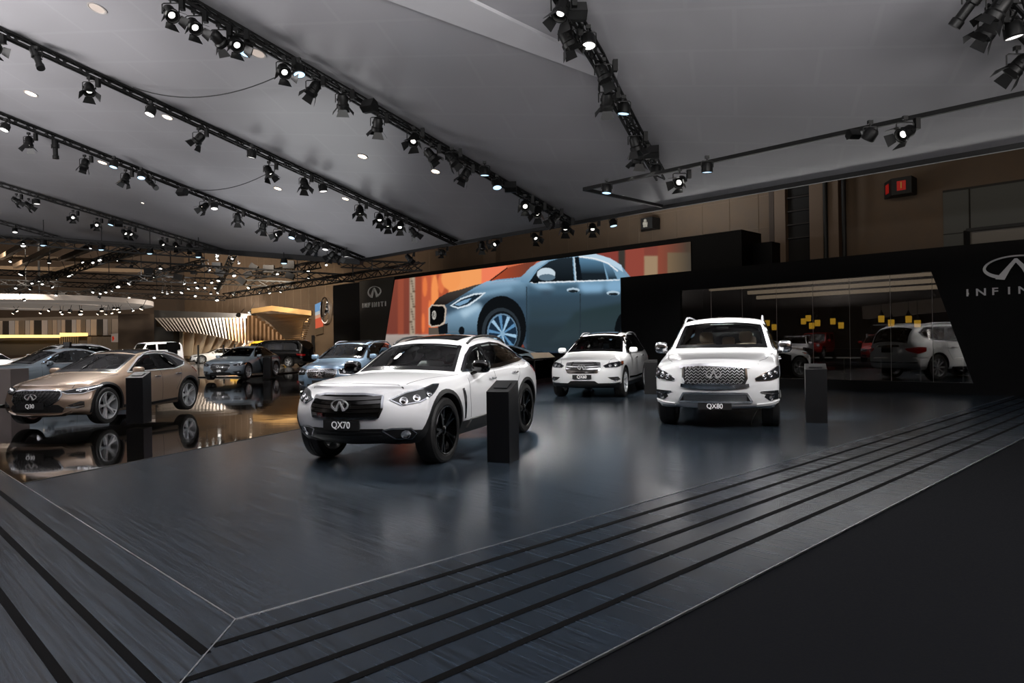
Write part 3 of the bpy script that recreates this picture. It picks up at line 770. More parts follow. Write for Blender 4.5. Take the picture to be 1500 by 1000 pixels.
        outer = dens(P0); inner = [dens(rounded([pr(p) for p in h], soft, 5) if soft else [pr(p) for p in h]) for h in holes]
        vs = []; ed = []
        for l in [outer]+inner:
            o = len(vs); n = len(l); vs += l; ed += [(o+i, o+(i+1) % n) for i in range(n)]
        x0 = min(p.x for p in outer); x1 = max(p.x for p in outer); y0 = min(p.y for p in outer); y1 = max(p.y for p in outer)
        ot = [tuple(p) for p in outer]; it = [[tuple(p) for p in l] for l in inner]
        def ins(q): return inpoly(q, ot) and not any(inpoly(q, h) for h in it)
        y = y0+res/2
        while y < y1:
            x = x0+res/2
            while x < x1:
                q = (x, y)
                if ins(q) and all((Vector(q)-p).length > res*.35 for p in vs[:len(ed)]): vs.append(Vector(q))
                x += res
            y += res
        r = delaunay_2d_cdt(vs, ed, [], 0, 1e-5)
        V2, F2 = r[0], [f for f in r[2]]
        F2 = [f for f in F2 if ins(tuple(sum((V2[i] for i in f), Vector((0, 0)))/len(f)))]
        mb = MB(); pos = []; nor = []
        for q in V2:
            base = T*q.x+B*q.y
            h, n, _, _ = s.bvh.ray_cast(base+D*(dep-2.5 if depth is None else dep-depth), D)
            if h is None:
                h, n, _, _ = s.bvh.find_nearest(base+D*dep)
            if n.dot(D) > 0: n = -n
            pos.append(h); nor.append((n*.6-D*.4).normalized())
        top = [h+n*off for h, n in zip(pos, nor)]; bot = [h-n*th for h, n in zip(pos, nor)]
        mb.add(top, F2)
        ec = {}
        for f in F2:
            for i in range(len(f)):
                e = (f[i], f[(i+1) % len(f)]); k = (min(e), max(e)); ec.setdefault(k, []).append(e)
        o = len(mb.v); mb.v += bot
        for k, l in ec.items():
            if len(l) == 1: a, b = l[0]; mb.f.append((b, a, o+a, o+b)); mb.m.append(0)
        used = sorted({i for f in mb.f for i in f}); rm = {i: k for k, i in enumerate(used)}
        mb.v = [mb.v[i] for i in used]; mb.f = [tuple(rm[i] for i in f) for f in mb.f]
        if cut: s.holes.append((T, B, D, ot if cut is True else None, dep))
        return mb.build(name, m, parent, smooth=50)
    def strip(s, name, pts, D, w, m, parent, off=.005, th=.01, mirror=False, step=.05, closed=False):
        """a narrow ribbon following a path on the body"""
        if mirror: pts = [(p[0], -p[1], p[2]) for p in pts]; D = (D[0], -D[1], D[2])
        D = Vector(D).normalized(); pts = [Vector(p) for p in pts]
        if closed: pts.append(pts[0])
        path = []
        for a, b in zip(pts, pts[1:]):
            n = max(1, int((b-a).length/step)); path += [a+(b-a)*k/n for k in range(n)]
        path.append(pts[-1]); mb = MB(); rows = []
        for i, p in enumerate(path):
            t = (path[min(i+1, len(path)-1)]-path[max(i-1, 0)]); sd = t.cross(D).normalized()
            rr = []
            for q in (p-sd*w/2, p+sd*w/2):
                h, n, _, _ = s.bvh.ray_cast(q-D*1.6, D)
                if h is None: h, n, _, _ = s.bvh.find_nearest(q)
                if n.dot(D) > 0: n = -n
                rr.append((h, n))
            rows.append(rr)
        for rr in rows:
            (h0, n0), (h1, n1) = rr
            mb.v += [h0-n0*th, h0+n0*off, h1+n1*off, h1-n1*th]
        for i in range(len(rows)-1):
            for k in range(3):
                mb.f.append((i*4+k, i*4+k+1, i*4+k+5, i*4+k+4)); mb.m.append(0)
        return mb.build(name, m, parent, smooth=50)
    def hit(s, p, D):
        D = Vector(D).normalized(); h, n, _, _ = s.bvh.ray_cast(Vector(p)-D*1.6, D)
        if h is None: h, n, _, _ = s.bvh.find_nearest(Vector(p))
        return h, n
    def finish(s, name, parent):
        bm = bmesh.new(); bm.from_mesh(s.mesh2); dead = []
        for f in bm.faces:
            c = f.calc_center_median()
            if f.material_index == 1: continue
            for T, B, D, poly, dep in s.holes:
                if f.normal.dot(D) < -.12 and abs(c.dot(D)-dep) < .75 and inpoly((c.dot(T), c.dot(B)), poly): dead.append(f); break
        bmesh.ops.delete(bm, geom=dead, context='FACES')
        bm.to_mesh(s.mesh2); bm.free()
        me = s.mesh2; me.shade_smooth(); me.set_sharp_from_angle(angle=math.radians(38))
        o = bpy.data.objects.new(name, me); COL.objects.link(o); o.parent = parent
        return o

def wheel(parent, P, sx, sy, style, rim_m, first=[None]):
    """tyre with its rim; parts hang under the wheel"""
    rw = P['rw']; tw = P.get('tw', .26); rr = rw*P.get('rim_ratio', .70); w = max(q[1] for q in P['st'])
    M = Matrix.Translation((sx*P['wb']/2, sy*(w-.02-tw/2), rw)) @ Matrix.Rotation(-sy*PI/2, 4, 'X')   # local z points outwards
    mb = MB(); h = tw/2
    prof = [(rr, -h*.9), (rr+.02, -h), (rw*.93, -h*.98), (rw*.985, -h*.82), (rw, -h*.5), (rw, -h*.2), (rw*.985, -h*.17), (rw, -h*.14), (rw, h*.14), (rw*.985, h*.17), (rw, h*.2), (rw, h*.5), (rw*.985, h*.82), (rw*.93, h*.98), (rr+.02, h), (rr, h*.9)]
    mb.lathe(prof, 44, M, closed=True)
    t = mb.build('wheel', tyre_m, parent, smooth=30)
    rb = MB()
    rb.lathe([(rr*1.01, h*.93), (rr*.99, h*1.0), (rr*.95, h*.97), (rr*.93, h*.6), (rr*.91, -h*.9), (rr, -h*.9)], 44, M, closed=True)
    n, kind = style; zo = h*.86
    for k in range(n):
        base = 2*PI*k/n
        for off, tw_ in (((-.17, 0.), (.17, 0.)) if kind == 'double' else ((-.12, .26), (.12, -.26)) if kind == 'star' else ((0, 0),)):
            a0 = base+off*(.4 if kind != 'single' else 1); a1 = base+off*(1.0 if kind == 'double' else 1)+tw_
            def pt(r, a, z): return Vector((r*math.cos(a), r*math.sin(a), z))
            w0, w1 = (.034, .022) if kind != 'single' else (.04, .05)
            if kind == 'star': w0, w1 = .035, .03
            r0, r1 = rr*.16, rr*.955
            vs = []
            for r_, a_, ww, z_ in ((r0, a0, w0, zo*.80), (rr*.55, (a0+a1)/2, (w0+w1)/2, zo*.93), (r1, a1, w1, zo*1.04)):
                tg = Vector((-math.sin(a_), math.cos(a_), 0)); c = pt(r_, a_, z_)
                vs += [c-tg*ww*.5, c+tg*ww*.5, c+tg*ww*.75-Vector((0, 0, .045)), c-tg*ww*.75-Vector((0, 0, .045))]
            fs = [(0, 1, 2, 3), (8, 11, 10, 9)]
            for q in (0, 4): fs += [(q+i, q+4+i, q+4+(i+1) % 4, q+(i+1) % 4) for i in range(4)]
            rb.add(vs, fs, M)
    rb.lathe([(0, zo*.98), (rr*.10, zo*.96), (rr*.17, zo*.84), (rr*.19, zo*.5), (0, zo*.45)], 20, M)
    rb.build('rim', rim_m, t, smooth=35)
    db = MB(); db.lathe([(rr*.30, 0), (rr*.78, 0), (rr*.78, -.03), (rr*.30, -.03)], 36, M, closed=True)
    db.build('brake_disc', mat('brake_iron', (.2, .2, .21), .35, 1), t, smooth=30)
    return t

def seat(parent, x, y, m, bench=None, zk=1.):
    mb = MB(); w = bench or .5
    mb.sup((x, y, .62), (.5, w, .16), .4, 6)
    R = Matrix.Translation((x-.24, y, .64)) @ Matrix.Rotation(math.radians(-16), 4, 'Y')
    mb.sup((0, 0, .30), (.14, w, .62), .45, 6, R)
    for yy in ((0,) if not bench else (-.42, 0, .42)):
        mb.sup((0.0, yy, .71), (.11, .26, .19), .55, 6, R)
    mb.v = [Vector((p.x, p.y, .5+(p.z-.5)*zk)) for p in mb.v]
    return mb.build('seat', m, parent, smooth=60)

def arch_pts(cx, cz, r, a0, a1, n=20, y=1.):
    return [Vector((cx+r*math.cos(math.radians(a0+(a1-a0)*i/n)), y, cz+r*math.sin(math.radians(a0+(a1-a0)*i/n)))) for i in range(n+1)]

def make_car(name, P, loc, ang, label, cat, paint, group=None, lod=0):
    """ang: heading of the nose, degrees clockwise from the viewing direction"""
    root = empty(name, loc, math.radians(90-ang), label, cat, group)
    B = Body(P, 3 if lod == 0 else 2); B.mats = [paint, black, P.get('clad_mat', plastic)]
    B.cut_wheels(P['rw']+P.get('arch_gap', .055))
    R = root; w = max(q[1] for q in P['st']); xf = P['wb']/2; res = .05 if lod == 0 else .1
    F = (-1, 0, 0); BK = (1, 0, 0); SL = (0, -1, 0)
    # windscreen and rear glass
    def screen(nm, rows, Dd, top_in=.07, bot_in=.05, side=.93, m=glass_car):
        (a5, a6, a7), (b5, b6, b7) = rows
        def mixp(p, q, t): return p+(q-p)*t
        def loop(bi, ti, sd):
            lo = [mixp(p, q, bi) for p, q in ((a5, b5), (a6, b6), (a7, b7))]; hi = [mixp(p, q, 1-ti) for p, q in ((a5, b5), (a6, b6), (a7, b7))]
            fy = lambda p, k=1: Vector((p.x, k*p.y*sd, p.z))
            return [fy(lo[0]), fy(lo[1]), fy(lo[2]), fy(lo[1], -1), fy(lo[0], -1), fy(hi[0], -1), fy(hi[1], -1), fy(hi[2]), fy(hi[1]), fy(hi[0])]
        outer = loop(bot_in, top_in, side); inner = loop(bot_in+.11, top_in+.06, side-.07)
        mid = loop(bot_in+.05, top_in+.03, side-.035)
        fr = B.patch(nm+'_surround', outer, Dd, black_gloss, R, off=.004, res=res, holes=[inner])
        B.patch(nm, mid, Dd, m, R, off=.0015, th=.0, res=res, cut=False)
        D = Vector(Dd).normalized(); T = D.cross(UZ).normalized(); Bv = T.cross(D).normalized()
        B.holes.append((T, Bv, D, [(p.dot(T), p.dot(Bv)) for p in mid], sum(p.dot(D) for p in mid)/len(mid)))
    a, b = B.ws; sl = (b[2]-a[2]).normalized(); nrm = Vector((-sl.z, 0, sl.x)) * (1 if sl.x < 0 else -1)
    Dw = Vector((-abs(sl.z), 0, -abs(sl.x))); screen('windscreen', B.ws, Dw)
    if P.get('rear_screen', True):
        a, b = B.rg; sl = (b[2]-a[2]).normalized(); Dr = Vector((abs(sl.z), 0, -abs(sl.x)))
        screen('rear_screen', [B.rg[1], B.rg[0]], Dr, m=glass_dark if P.get('privacy', True) else glass_car, side=.9)
    # side glass: each pane its own, black surround with holes
    panes = P['panes']; dlo = P['dlo']
    for mir in (False, True):
        pp = [[(x, w*.8, z) for x, z in pn] for pn in panes]
        B.patch('window_surround', [(x, w*.8, z) for x, z in dlo], SL, P.get('surround_mat', black_gloss), R, off=.004, res=res, holes=pp, mirror=mir, soft=.12)
        for i, pn in enumerate(pp):
            g = glass_car if i == 0 and not P.get('all_dark') else P.get('glass2', glass_dark)
            cx = sum(p[0] for p in pn)/len(pn); cz = sum(p[2] for p in pn)/len(pn)
            big = [(cx+(p[0]-cx)*1.04, p[1], cz+(p[2]-cz)*1.06) for p in pn]
            B.patch('side_window', big, SL, g, R, off=.001, th=0, res=res, mirror=mir)
            D = Vector((0, 1 if mir else -1, 0)); T = D.cross(UZ).normalized(); Bv = T.cross(D).normalized()
            b3 = [Vector((p[0], -p[1] if mir else p[1], p[2])) for p in big]
            B.holes.append((T, Bv, D, [(p.dot(T), p.dot(Bv)) for p in b3], b3[0].dot(D)))
        if P.get('window_chrome'):
            n2 = [(x, w*.8, z) for x, z in dlo]
            B.strip('window_trim', n2, SL, .022, P['window_chrome'], R, off=.012, mirror=mir, closed=True)
    B.finish('body', R)
    # wheels
    for sx in (1, -1):
        for sy in (1, -1): wheel(R, P, sx, sy, P['spokes'], P['rim_mat'])
    # arch cladding
    ra = P['rw']+P.get('arch_gap', .055)
    for sx in (1, -1):
        for mir in (False, True):
            if P.get('arch_clad'):
                wd_ = P['arch_clad']; o = arch_pts(sx*xf, P['rw']+.01, ra+wd_, -14, 194, y=w); i_ = arch_pts(sx*xf, P['rw']+.01, ra-.004, 194, -14, y=w)
                B.patch('arch_trim', o+i_, SL, P.get('clad_mat', plastic), R, off=.014, th=.03, res=.06, mirror=mir)
    # interior
    if lod < 2:
        im = P.get('seat_mat', mat('dark_leather', '1c1b1c', .5))
        cx = P['st'][P['cowl']][4]; zz = P['st'][P['cowl']][6]
        it = MB(); it.sup((cx-.28, 0, zz-.14), (.45, w*1.5, .26), .4, 8); it.build('dashboard', P.get('dash_mat', black), R, smooth=60)
        zk = (P['st'][P['cowl']+2][7]-.62)/1.03
        for y in (.37, -.37): seat(R, cx-1.12, y, im, zk=min(zk, 1.15))
        zr = (P['st'][P['cowl']+3][7]-.68)/1.03
        seat(R, cx-1.95, 0, im, bench=1.15, zk=min(zr, 1.1)*.95)
        sw = MB(); Ms = Matrix.Translation((cx-.56, .37, zz-.06)) @ Matrix.Rotation(math.radians(-62), 4, 'Y')
        sw.lathe([(.185+.014*math.cos(q), .014*math.sin(q)) for q in [2*PI*i/8 for i in range(8)]], 28, Ms, closed=True)
        sw.box((0, 0, 0), (.36, .035, .02), Ms); sw.box((.09, 0, 0), (.18, .03, .02), Ms); sw.sup((0, 0, .01), (.12, .13, .05), .6, 6, Ms)
        sw.build('steering_wheel', P.get('wheel_mat', plastic), R, smooth=50)
        rm = MB(); rm.sup((P['st'][P['cowl']+1][4]+.10, 0, P['st'][P['cowl']+1][7]-.16), (.03, .22, .065), .5, 5); rm.build('rear_view_mirror', black, R, smooth=60)
    # door mirrors
    mx, my, mz = P['mirror']; ms = P.get('mirror_size', (.13, .22, .15))
    for sy in (1, -1):
        mb = MB(); mb.sup((mx, sy*my, mz), ms, .62, 8)
        o = mb.build('door_mirror', P.get('mirror_mat', paint), R, smooth=70)
        s2 = MB(); h, n = B.hit((mx+.04, sy*w, mz-.1), (0, -sy, 0)); s2.tube([(mx+.05, sy*(my-ms[1]*.2), mz-ms[2]*.38), (h.x, h.y-sy*.02, h.z)], .022, 6); s2.build('mirror_arm', black_gloss, o, smooth=40)
    # doors: seams and handles
    if lod < 2:
        seam = mat('seam_shadow_gap', '2a2c2e' if P.get('light') else '0c0c0d', .7)
        for mir in (False, True):
            for path in P.get('seams', []):
                B.strip('door_seam', [(x, w*.9, z) for x, z in path], SL, .008, seam, R, off=.0012, mirror=mir)
            for x, z in P.get('handles', []):
                sy = -1 if mir else 1; h, n = B.hit((x, sy*w, z), (0, -sy, 0))
                hb = MB(); hb.sup((x, h.y+sy*.028, z), (.21, .03, .03), .5, 6); hb.sup((x-.085, h.y+sy*.012, z), (.03, .04, .025), .6, 5); hb.sup((x+.085, h.y+sy*.012, z), (.03, .04, .025), .6, 5)
                hb.build('door_handle', P.get('handle_mat', chrome), R, smooth=60)
        for path in P.get('hood_seams', []):
            for mir in (False, True): B.strip('bonnet_seam', path, (0, 0, -1), .008, seam, R, off=.0012, mirror=mir)
    # roof rails
    if P.get('rails'):
        x0, x1, yy, hh, rmat = P['rails']
        for sy in (1, -1):
            pts = []
            for i in range(13):
                t = i/12; x = x0+(x1-x0)*t; h, n = B.hit((x, sy*yy, 1.6), (0, 0, -1)); pts.append(h+Vector((0, 0, hh*min(1, math.sin(PI*min(max(t, .0), 1))*2.6)+.005)))
            mb = MB(); mb.tube(pts, .017, 8); mb.build('roof_rail', rmat, R, smooth=50)
    if P.get('roof_panel'):
        x0, x1, yy = P['roof_panel']
        B.patch('sunroof', [(x0, yy, 1.6), (x0+.03, 0, 1.6), (x0, -yy, 1.6), (x1, -yy, 1.6), (x1, yy, 1.6)], (0, 0, -1), black_gloss, R, off=.006, res=.08, soft=.08)
    P['dress'](B, R, P, w, lod)
    return root, B

# shared front-end pieces, all laid on the body surface
def yz(x, pts): return [Vector((x, y, z)) for y, z in pts]
def sym(half): return half+[(-y, z) for y, z in reversed(half) if abs(y) > 1e-4]
def grille(B, R, half, m, bars=0, bar_m=chrome, frame_m=chrome, fw=.03, x=2.2, bar_h=.02, mesh=False, D=(-1, 0, 0), off=.006, bend=.0):
    pts = yz(x, sym(half)); g = B.patch('grille', pts, D, m, R, off=off, th=.02, res=.05, soft=.08)
    zt = max(p.z for p in pts); zb = min(p.z for p in pts); poly = [(p.y, p.z) for p in pts]
    def span(z):
        ys = []
        for i in range(len(poly)):
            (y1, z1), (y2, z2) = poly[i], poly[i-1]
            if (z1 > z) != (z2 > z): ys.append(y1+(y2-y1)*(z-z1)/(z2-z1))
        return (min(ys), max(ys)) if len(ys) > 1 else (0, 0)
    for k in range(bars):
        z = zb+(zt-zb)*(k+.8)/(bars+.7); y0, y1 = span(z); n = 8
        B.strip('grille_bar', [(x, y0*.97+(y1-y0)*.97*i/n, z+bend*(1-(2*i/n-1)**2)) for i in range(n+1)], D, bar_h, bar_m, g, off=off+.02, th=-off, step=.2)
    if mesh:
        nz = mesh; dz = (zt-zb)/nz
        mb = None
        for k in range(nz):
            z = zb+dz*(k+.5); y0, y1 = span(z); n = max(4, int((y1-y0)/.035))
            B.strip('grille_wave', [(x, y0*.93+(y1-y0)*.93*i/n, z+(dz*.36 if i % 2 else -dz*.36)) for i in range(n+1)], D, .012, bar_m, g, off=off+.014, th=-off, step=.3)
    if frame_m:
        loop = rounded([Vector((p.y, p.z)) for p in pts], .08, 4)
        B.strip('grille_frame', [(x, q.x, q.y) for q in loop], D, fw, frame_m, R, off=off+.016, th=.01, closed=True)
    return g
def put_emblem(B, R, z, w, h, x=2.2, m=emblem_m, D=(-1, 0, 0), off=.028, name='emblem'):
    hp, n = B.hit((x, 0, z), D); s = -D[0]
    M = frame((0, s, 0), (0, 0, 1), hp+Vector((s*off, 0, 0)))
    return emblem(w, h, .012, M, 24).build(name, m, R, smooth=30)
def plate(B, R, z, txt, w=.46, h=.11, x=2.2, D=(-1, 0, 0), off=.015, size=.105):
    s = -D[0]; hp, n = B.hit((x, 0, z), D); xx = hp.x+s*off
    mb = MB(); mb.box((xx, 0, z), (.022, w, h)); p = mb.build('number_plate', black, R)
    hs = .012
    if txt: text_mesh('plate_lettering', txt, size, frame((0, s, 0), (0, 0, 1), (xx+s*.013, 0, z-.002)), mat('white_print', 'f2f2f2', .5, emis='f2f2f2', es=.12), p, bold=.0012, sx=.92)
    return p
def headlight(B, R, pts, D=(-1, -.55, 0), bulbs=(), m=lens_m, frame=chrome, res=.05, br=.05, amber=None, fw=.012, strip_=None):
    for mir in (False, True):
        o = B.patch('headlight', pts, D, m, R, off=.010, th=.02, res=res, mirror=mir, soft=.14)
        Dv = Vector((D[0], -D[1] if mir else D[1], D[2]))
        for i, b in enumerate(bulbs):
            p = Vector((b[0], -b[1] if mir else b[1], b[2])); h, n = B.hit(p, Dv); r = b[3] if len(b) > 3 else br
            if n.dot(Dv) > 0: n = -n
            n = n.normalized(); X = n.orthogonal().normalized(); Y = n.cross(X)
            M = Matrix(((X.x, Y.x, n.x, h.x), (X.y, Y.y, n.y, h.y), (X.z, Y.z, n.z, h.z), (0, 0, 0, 1)))
            q = MB(); q.lathe([(r, .008), (r, .018), (r*.82, .020), (r*.72, .012), (r*.62, .013), (r*.35, .026), (0, .030)], 18, M)
            q.build('headlamp_bulb', bulb_m if i % 2 == 0 else chrome, o, smooth=50)
        if amber:
            B.patch('turn_signal', amber, D, amber_m, o, off=.013, th=.0, res=.06, mirror=mir, soft=.1)
        if strip_:
            B.strip('running_light', strip_, D, .014, mat('running_light', 'f4f6ff', .2, emis=(1, 1, 1), es=.5), o, off=.016, mirror=mir)
        if frame: B.strip('headlight_trim', pts, D, fw, frame, o, off=.012, mirror=mir, closed=True)
def foglamp(B, R, pts, D=(-1, -.3, 0), bulb=None, m=black, fm=None, name='fog_lamp', r=.05, trims=()):
    for mir in (False, True):
        o = B.patch(name, pts, D, m, R, off=.005, th=.01, res=.06, mirror=mir, soft=.1)
        if bulb:
            Dv = Vector((D[0], -D[1] if mir else D[1], D[2])); p = Vector((bulb[0], -bulb[1] if mir else bulb[1], bulb[2])); h, n = B.hit(p, Dv)
            if n.dot(Dv) > 0: n = -n
            n.normalize(); X = n.orthogonal().normalized(); Y = n.cross(X)
            M = Matrix(((X.x, Y.x, n.x, h.x), (X.y, Y.y, n.y, h.y), (X.z, Y.z, n.z, h.z), (0, 0, 0, 1)))
            q = MB(); q.lathe([(r, .004), (r, .018), (r*.85, .02), (r*.8, .010), (r*.4, .016), (0, .018)], 18, M); q.build('fog_lamp_glass', bulb_m, o, smooth=50)
        if fm: B.strip('fog_lamp_trim', pts, D, .014, fm, o, off=.012, mirror=mir, closed=True)
        for t in trims: B.strip('fog_lamp_trim', t, D, .02, chrome, o, off=.014, mirror=mir)
def lower_intake(B, R, half, m=black, x=2.2, bars=0, bar_m=chrome, fm=None, fw=.02):
    pts = yz(x, sym(half)); g = B.patch('lower_grille', pts, (-1, 0, 0), m, R, off=.005, th=.012, res=.06, soft=.06)
    if fm: B.strip('lower_grille_frame', pts, (-1, 0, 0), fw, fm, g, off=.015, closed=True)
    zt = max(p.z for p in pts); zb = min(p.z for p in pts); ym = max(p.y for p in pts)
    for k in range(bars):
        z = zb+(zt-zb)*(k+1)/(bars+1); B.strip('lower_grille_bar', [(x, ym*.86*t, z) for t in (-1, -.5, 0, .5, 1)], (-1, 0, 0), .012, bar_m, g, off=.014)
    return g
def taillight(B, R, pts, D=(1, -.5, 0), m=red_m):
    for mir in (False, True): B.patch('tail_light', pts, D, m, R, off=.012, th=.02, res=.06, mirror=mir, soft=.12)

# ------------------------------------------------------------ the cars
white = mat('pearl_white_paint', (.80, .81, .825), .28, coat=1.0)
white2 = mat('white_paint', (.80, .80, .80), .3, coat=1.0)
def metallic(n, c, r=.32, m=.5): return mat(n, c, r, m, coat=1.0)
bronze = metallic('bronze_metallic_paint', (.31, .225, .165))
greyp = metallic('slate_grey_metallic_paint', (.19, .23, .27))
bluep = metallic('light_blue_metallic_paint', (.26, .38, .52))
iceblue = metallic('ice_blue_metallic_paint', (.42, .52, .62))
blackp = mat('black_paint', '060607', .2, coat=1)
yellowp = mat('yellow_paint', 'c79a12', .3, coat=1)
redp = mat('red_paint', '9c1410', .3, coat=1)
rim_black = mat('black_alloy', '0a0a0b', .16, .5, coat=1)
tan = mat('tan_leather', 'a8937c', .5)

def dress_qx70(B, R, P, w, lod):
    grille(B, R, [(.42, .595), (.455, .69), (.435, .82), (.24, .845)], black, bars=5, bar_m=black_gloss, frame_m=dchrome, fw=.022, bar_h=.035, bend=-.012)
    put_emblem(B, R, .735, .225, .135, off=.045)
    plate(B, R, .515, 'QX70')
    headlight(B, R, [(2.12, .545, .785), (2.05, .64, .725), (1.9, .79, .755), (1.75, .865, .825), (1.58, .90, .925), (1.68, .86, .925), (2.0, .68, .85)], D=(-1, -1.0, 0), bulbs=[(2.02, .65, .765, .048), (1.92, .76, .79, .043), (1.80, .84, .83, .034)], frame=dchrome, res=.04)
    foglamp(B, R, [(2.2, .47, .45), (2.15, .56, .47), (2.0, .72, .465), (1.95, .77, .41), (2.0, .73, .345), (2.15, .60, .355)], D=(-1, -.45, 0), bulb=(2.05, .68, .405), r=.055, fm=dchrome)
    lower_intake(B, R, [(.46, .35), (.50, .44), (.45, .47)], m=black, bars=2, bar_m=plastic)
    for mir in (False, True):   # side vent behind the front wheel
        B.patch('side_vent', [(.98, w, .84), (.93, w, .85), (.88, w, .74), (.87, w, .47), (.90, w, .46), (.93, w, .66)], (0, -1, 0), black_gloss, R, off=.008, res=.06, mirror=mir, soft=.1)
        B.patch('side_step', [(.80, w, .34), (.72, w, .44), (-.80, w, .46), (-.86, w, .36)], (0, -1, 0), plastic, R, off=.03, res=.15, mirror=mir)
    taillight(B, R, [(-2.42, .55, 1.0), (-2.2, .86, 1.02), (-1.95, .93, 1.04), (-2.0, .93, .93), (-2.3, .80, .86), (-2.42, .58, .90)])
    plate(B, R, .85, '', x=-2.4, D=(1, 0, 0))
P70 = dict(wb=2.885, rw=.385, tw=.25, zs=.25, clad=.43, cladding=True, clad_mat=plastic, cowl=3, arch_gap=.045, arch_clad=.042, light=True,
    front=[(2.19, .38, .80, .255), (2.28, .38, .86, .455), (2.33, .40, .88, .60), (2.28, .42, .85, .775, .79), (2.20, .44, .79, .885, .885)],
    nose_top=(1.98, .57, .935, .95, .16),
    st=[(1.86, .90, .93, .80, 1.80, .58, .98, .995, .16), (1.44, .92, .965, .82, 1.42, .60, 1.015, 1.035, .14), (1.0, .91, .99, .84, 1.04, .66, 1.015, 1.055, .13), (.62, .91, 1.01, .845, .80, .76, 1.01, 1.06, .14),
        (.20, .905, 1.04, .86, .16, .58, 1.40, 1.465, .10), (-.30, .905, 1.05, .86, -.40, .585, 1.485, 1.545), (-.95, .91, 1.08, .855, -1.05, .57, 1.475, 1.55), (-1.45, .92, 1.11, .845, -1.65, .53, 1.38, 1.46), (-1.95, .905, 1.10, .78, -2.10, .50, 1.18, 1.25)],
    tail_top=(-2.36, .50, 1.05, 1.08), rear=[(-2.35, .32, .80, .30), (-2.50, .36, .84, .44), (-2.53, .38, .86, .66), (-2.48, .38, .84, .86), (-2.42, .36, .77, .98)],
    panes=[[(.58, 1.075), (.36, 1.20), (.12, 1.30), (-.10, 1.355), (-.12, 1.09)], [(-.21, 1.10), (-.20, 1.37), (-.60, 1.392), (-.90, 1.375), (-1.10, 1.315), (-1.16, 1.155)], [(-1.24, 1.16), (-1.19, 1.29), (-1.45, 1.235), (-1.68, 1.18)]],
    dlo=[(.70, 1.045), (.36, 1.235), (.12, 1.335), (-.12, 1.375), (-.60, 1.405), (-.95, 1.385), (-1.25, 1.315), (-1.55, 1.235), (-1.80, 1.17), (-1.30, 1.125), (-.40, 1.065)],
    spokes=(5, 'double'), rim_mat=rim_black, rim_ratio=.74, mirror=(.54, .97, 1.10), mirror_mat=black_gloss, mirror_size=(.16, .24, .17), handle_mat=chrome,
    rails=(.08, -1.35, .57, .04, black), roof_panel=(.06, -.45, .42), window_chrome=dchrome,
    seams=[[(.72, 1.0), (.75, .75), (.70, .46)], [(-.16, 1.07), (-.18, .75), (-.14, .46)], [(-1.24, 1.12), (-1.16, .95), (-1.02, .80), (-.94, .60)]], handles=[(-.02, .925), (-.92, .965)],
    hood_seams=[[(.84, .78, 1.2), (1.2, .70, 1.2), (1.7, .64, 1.2), (1.93, .60, 1.2)], [(1.93, .6, 1.2), (2.03, .3, 1.2), (2.06, 0, 1.2)]], dress=dress_qx70, all_dark=False, glass2=glass_car)

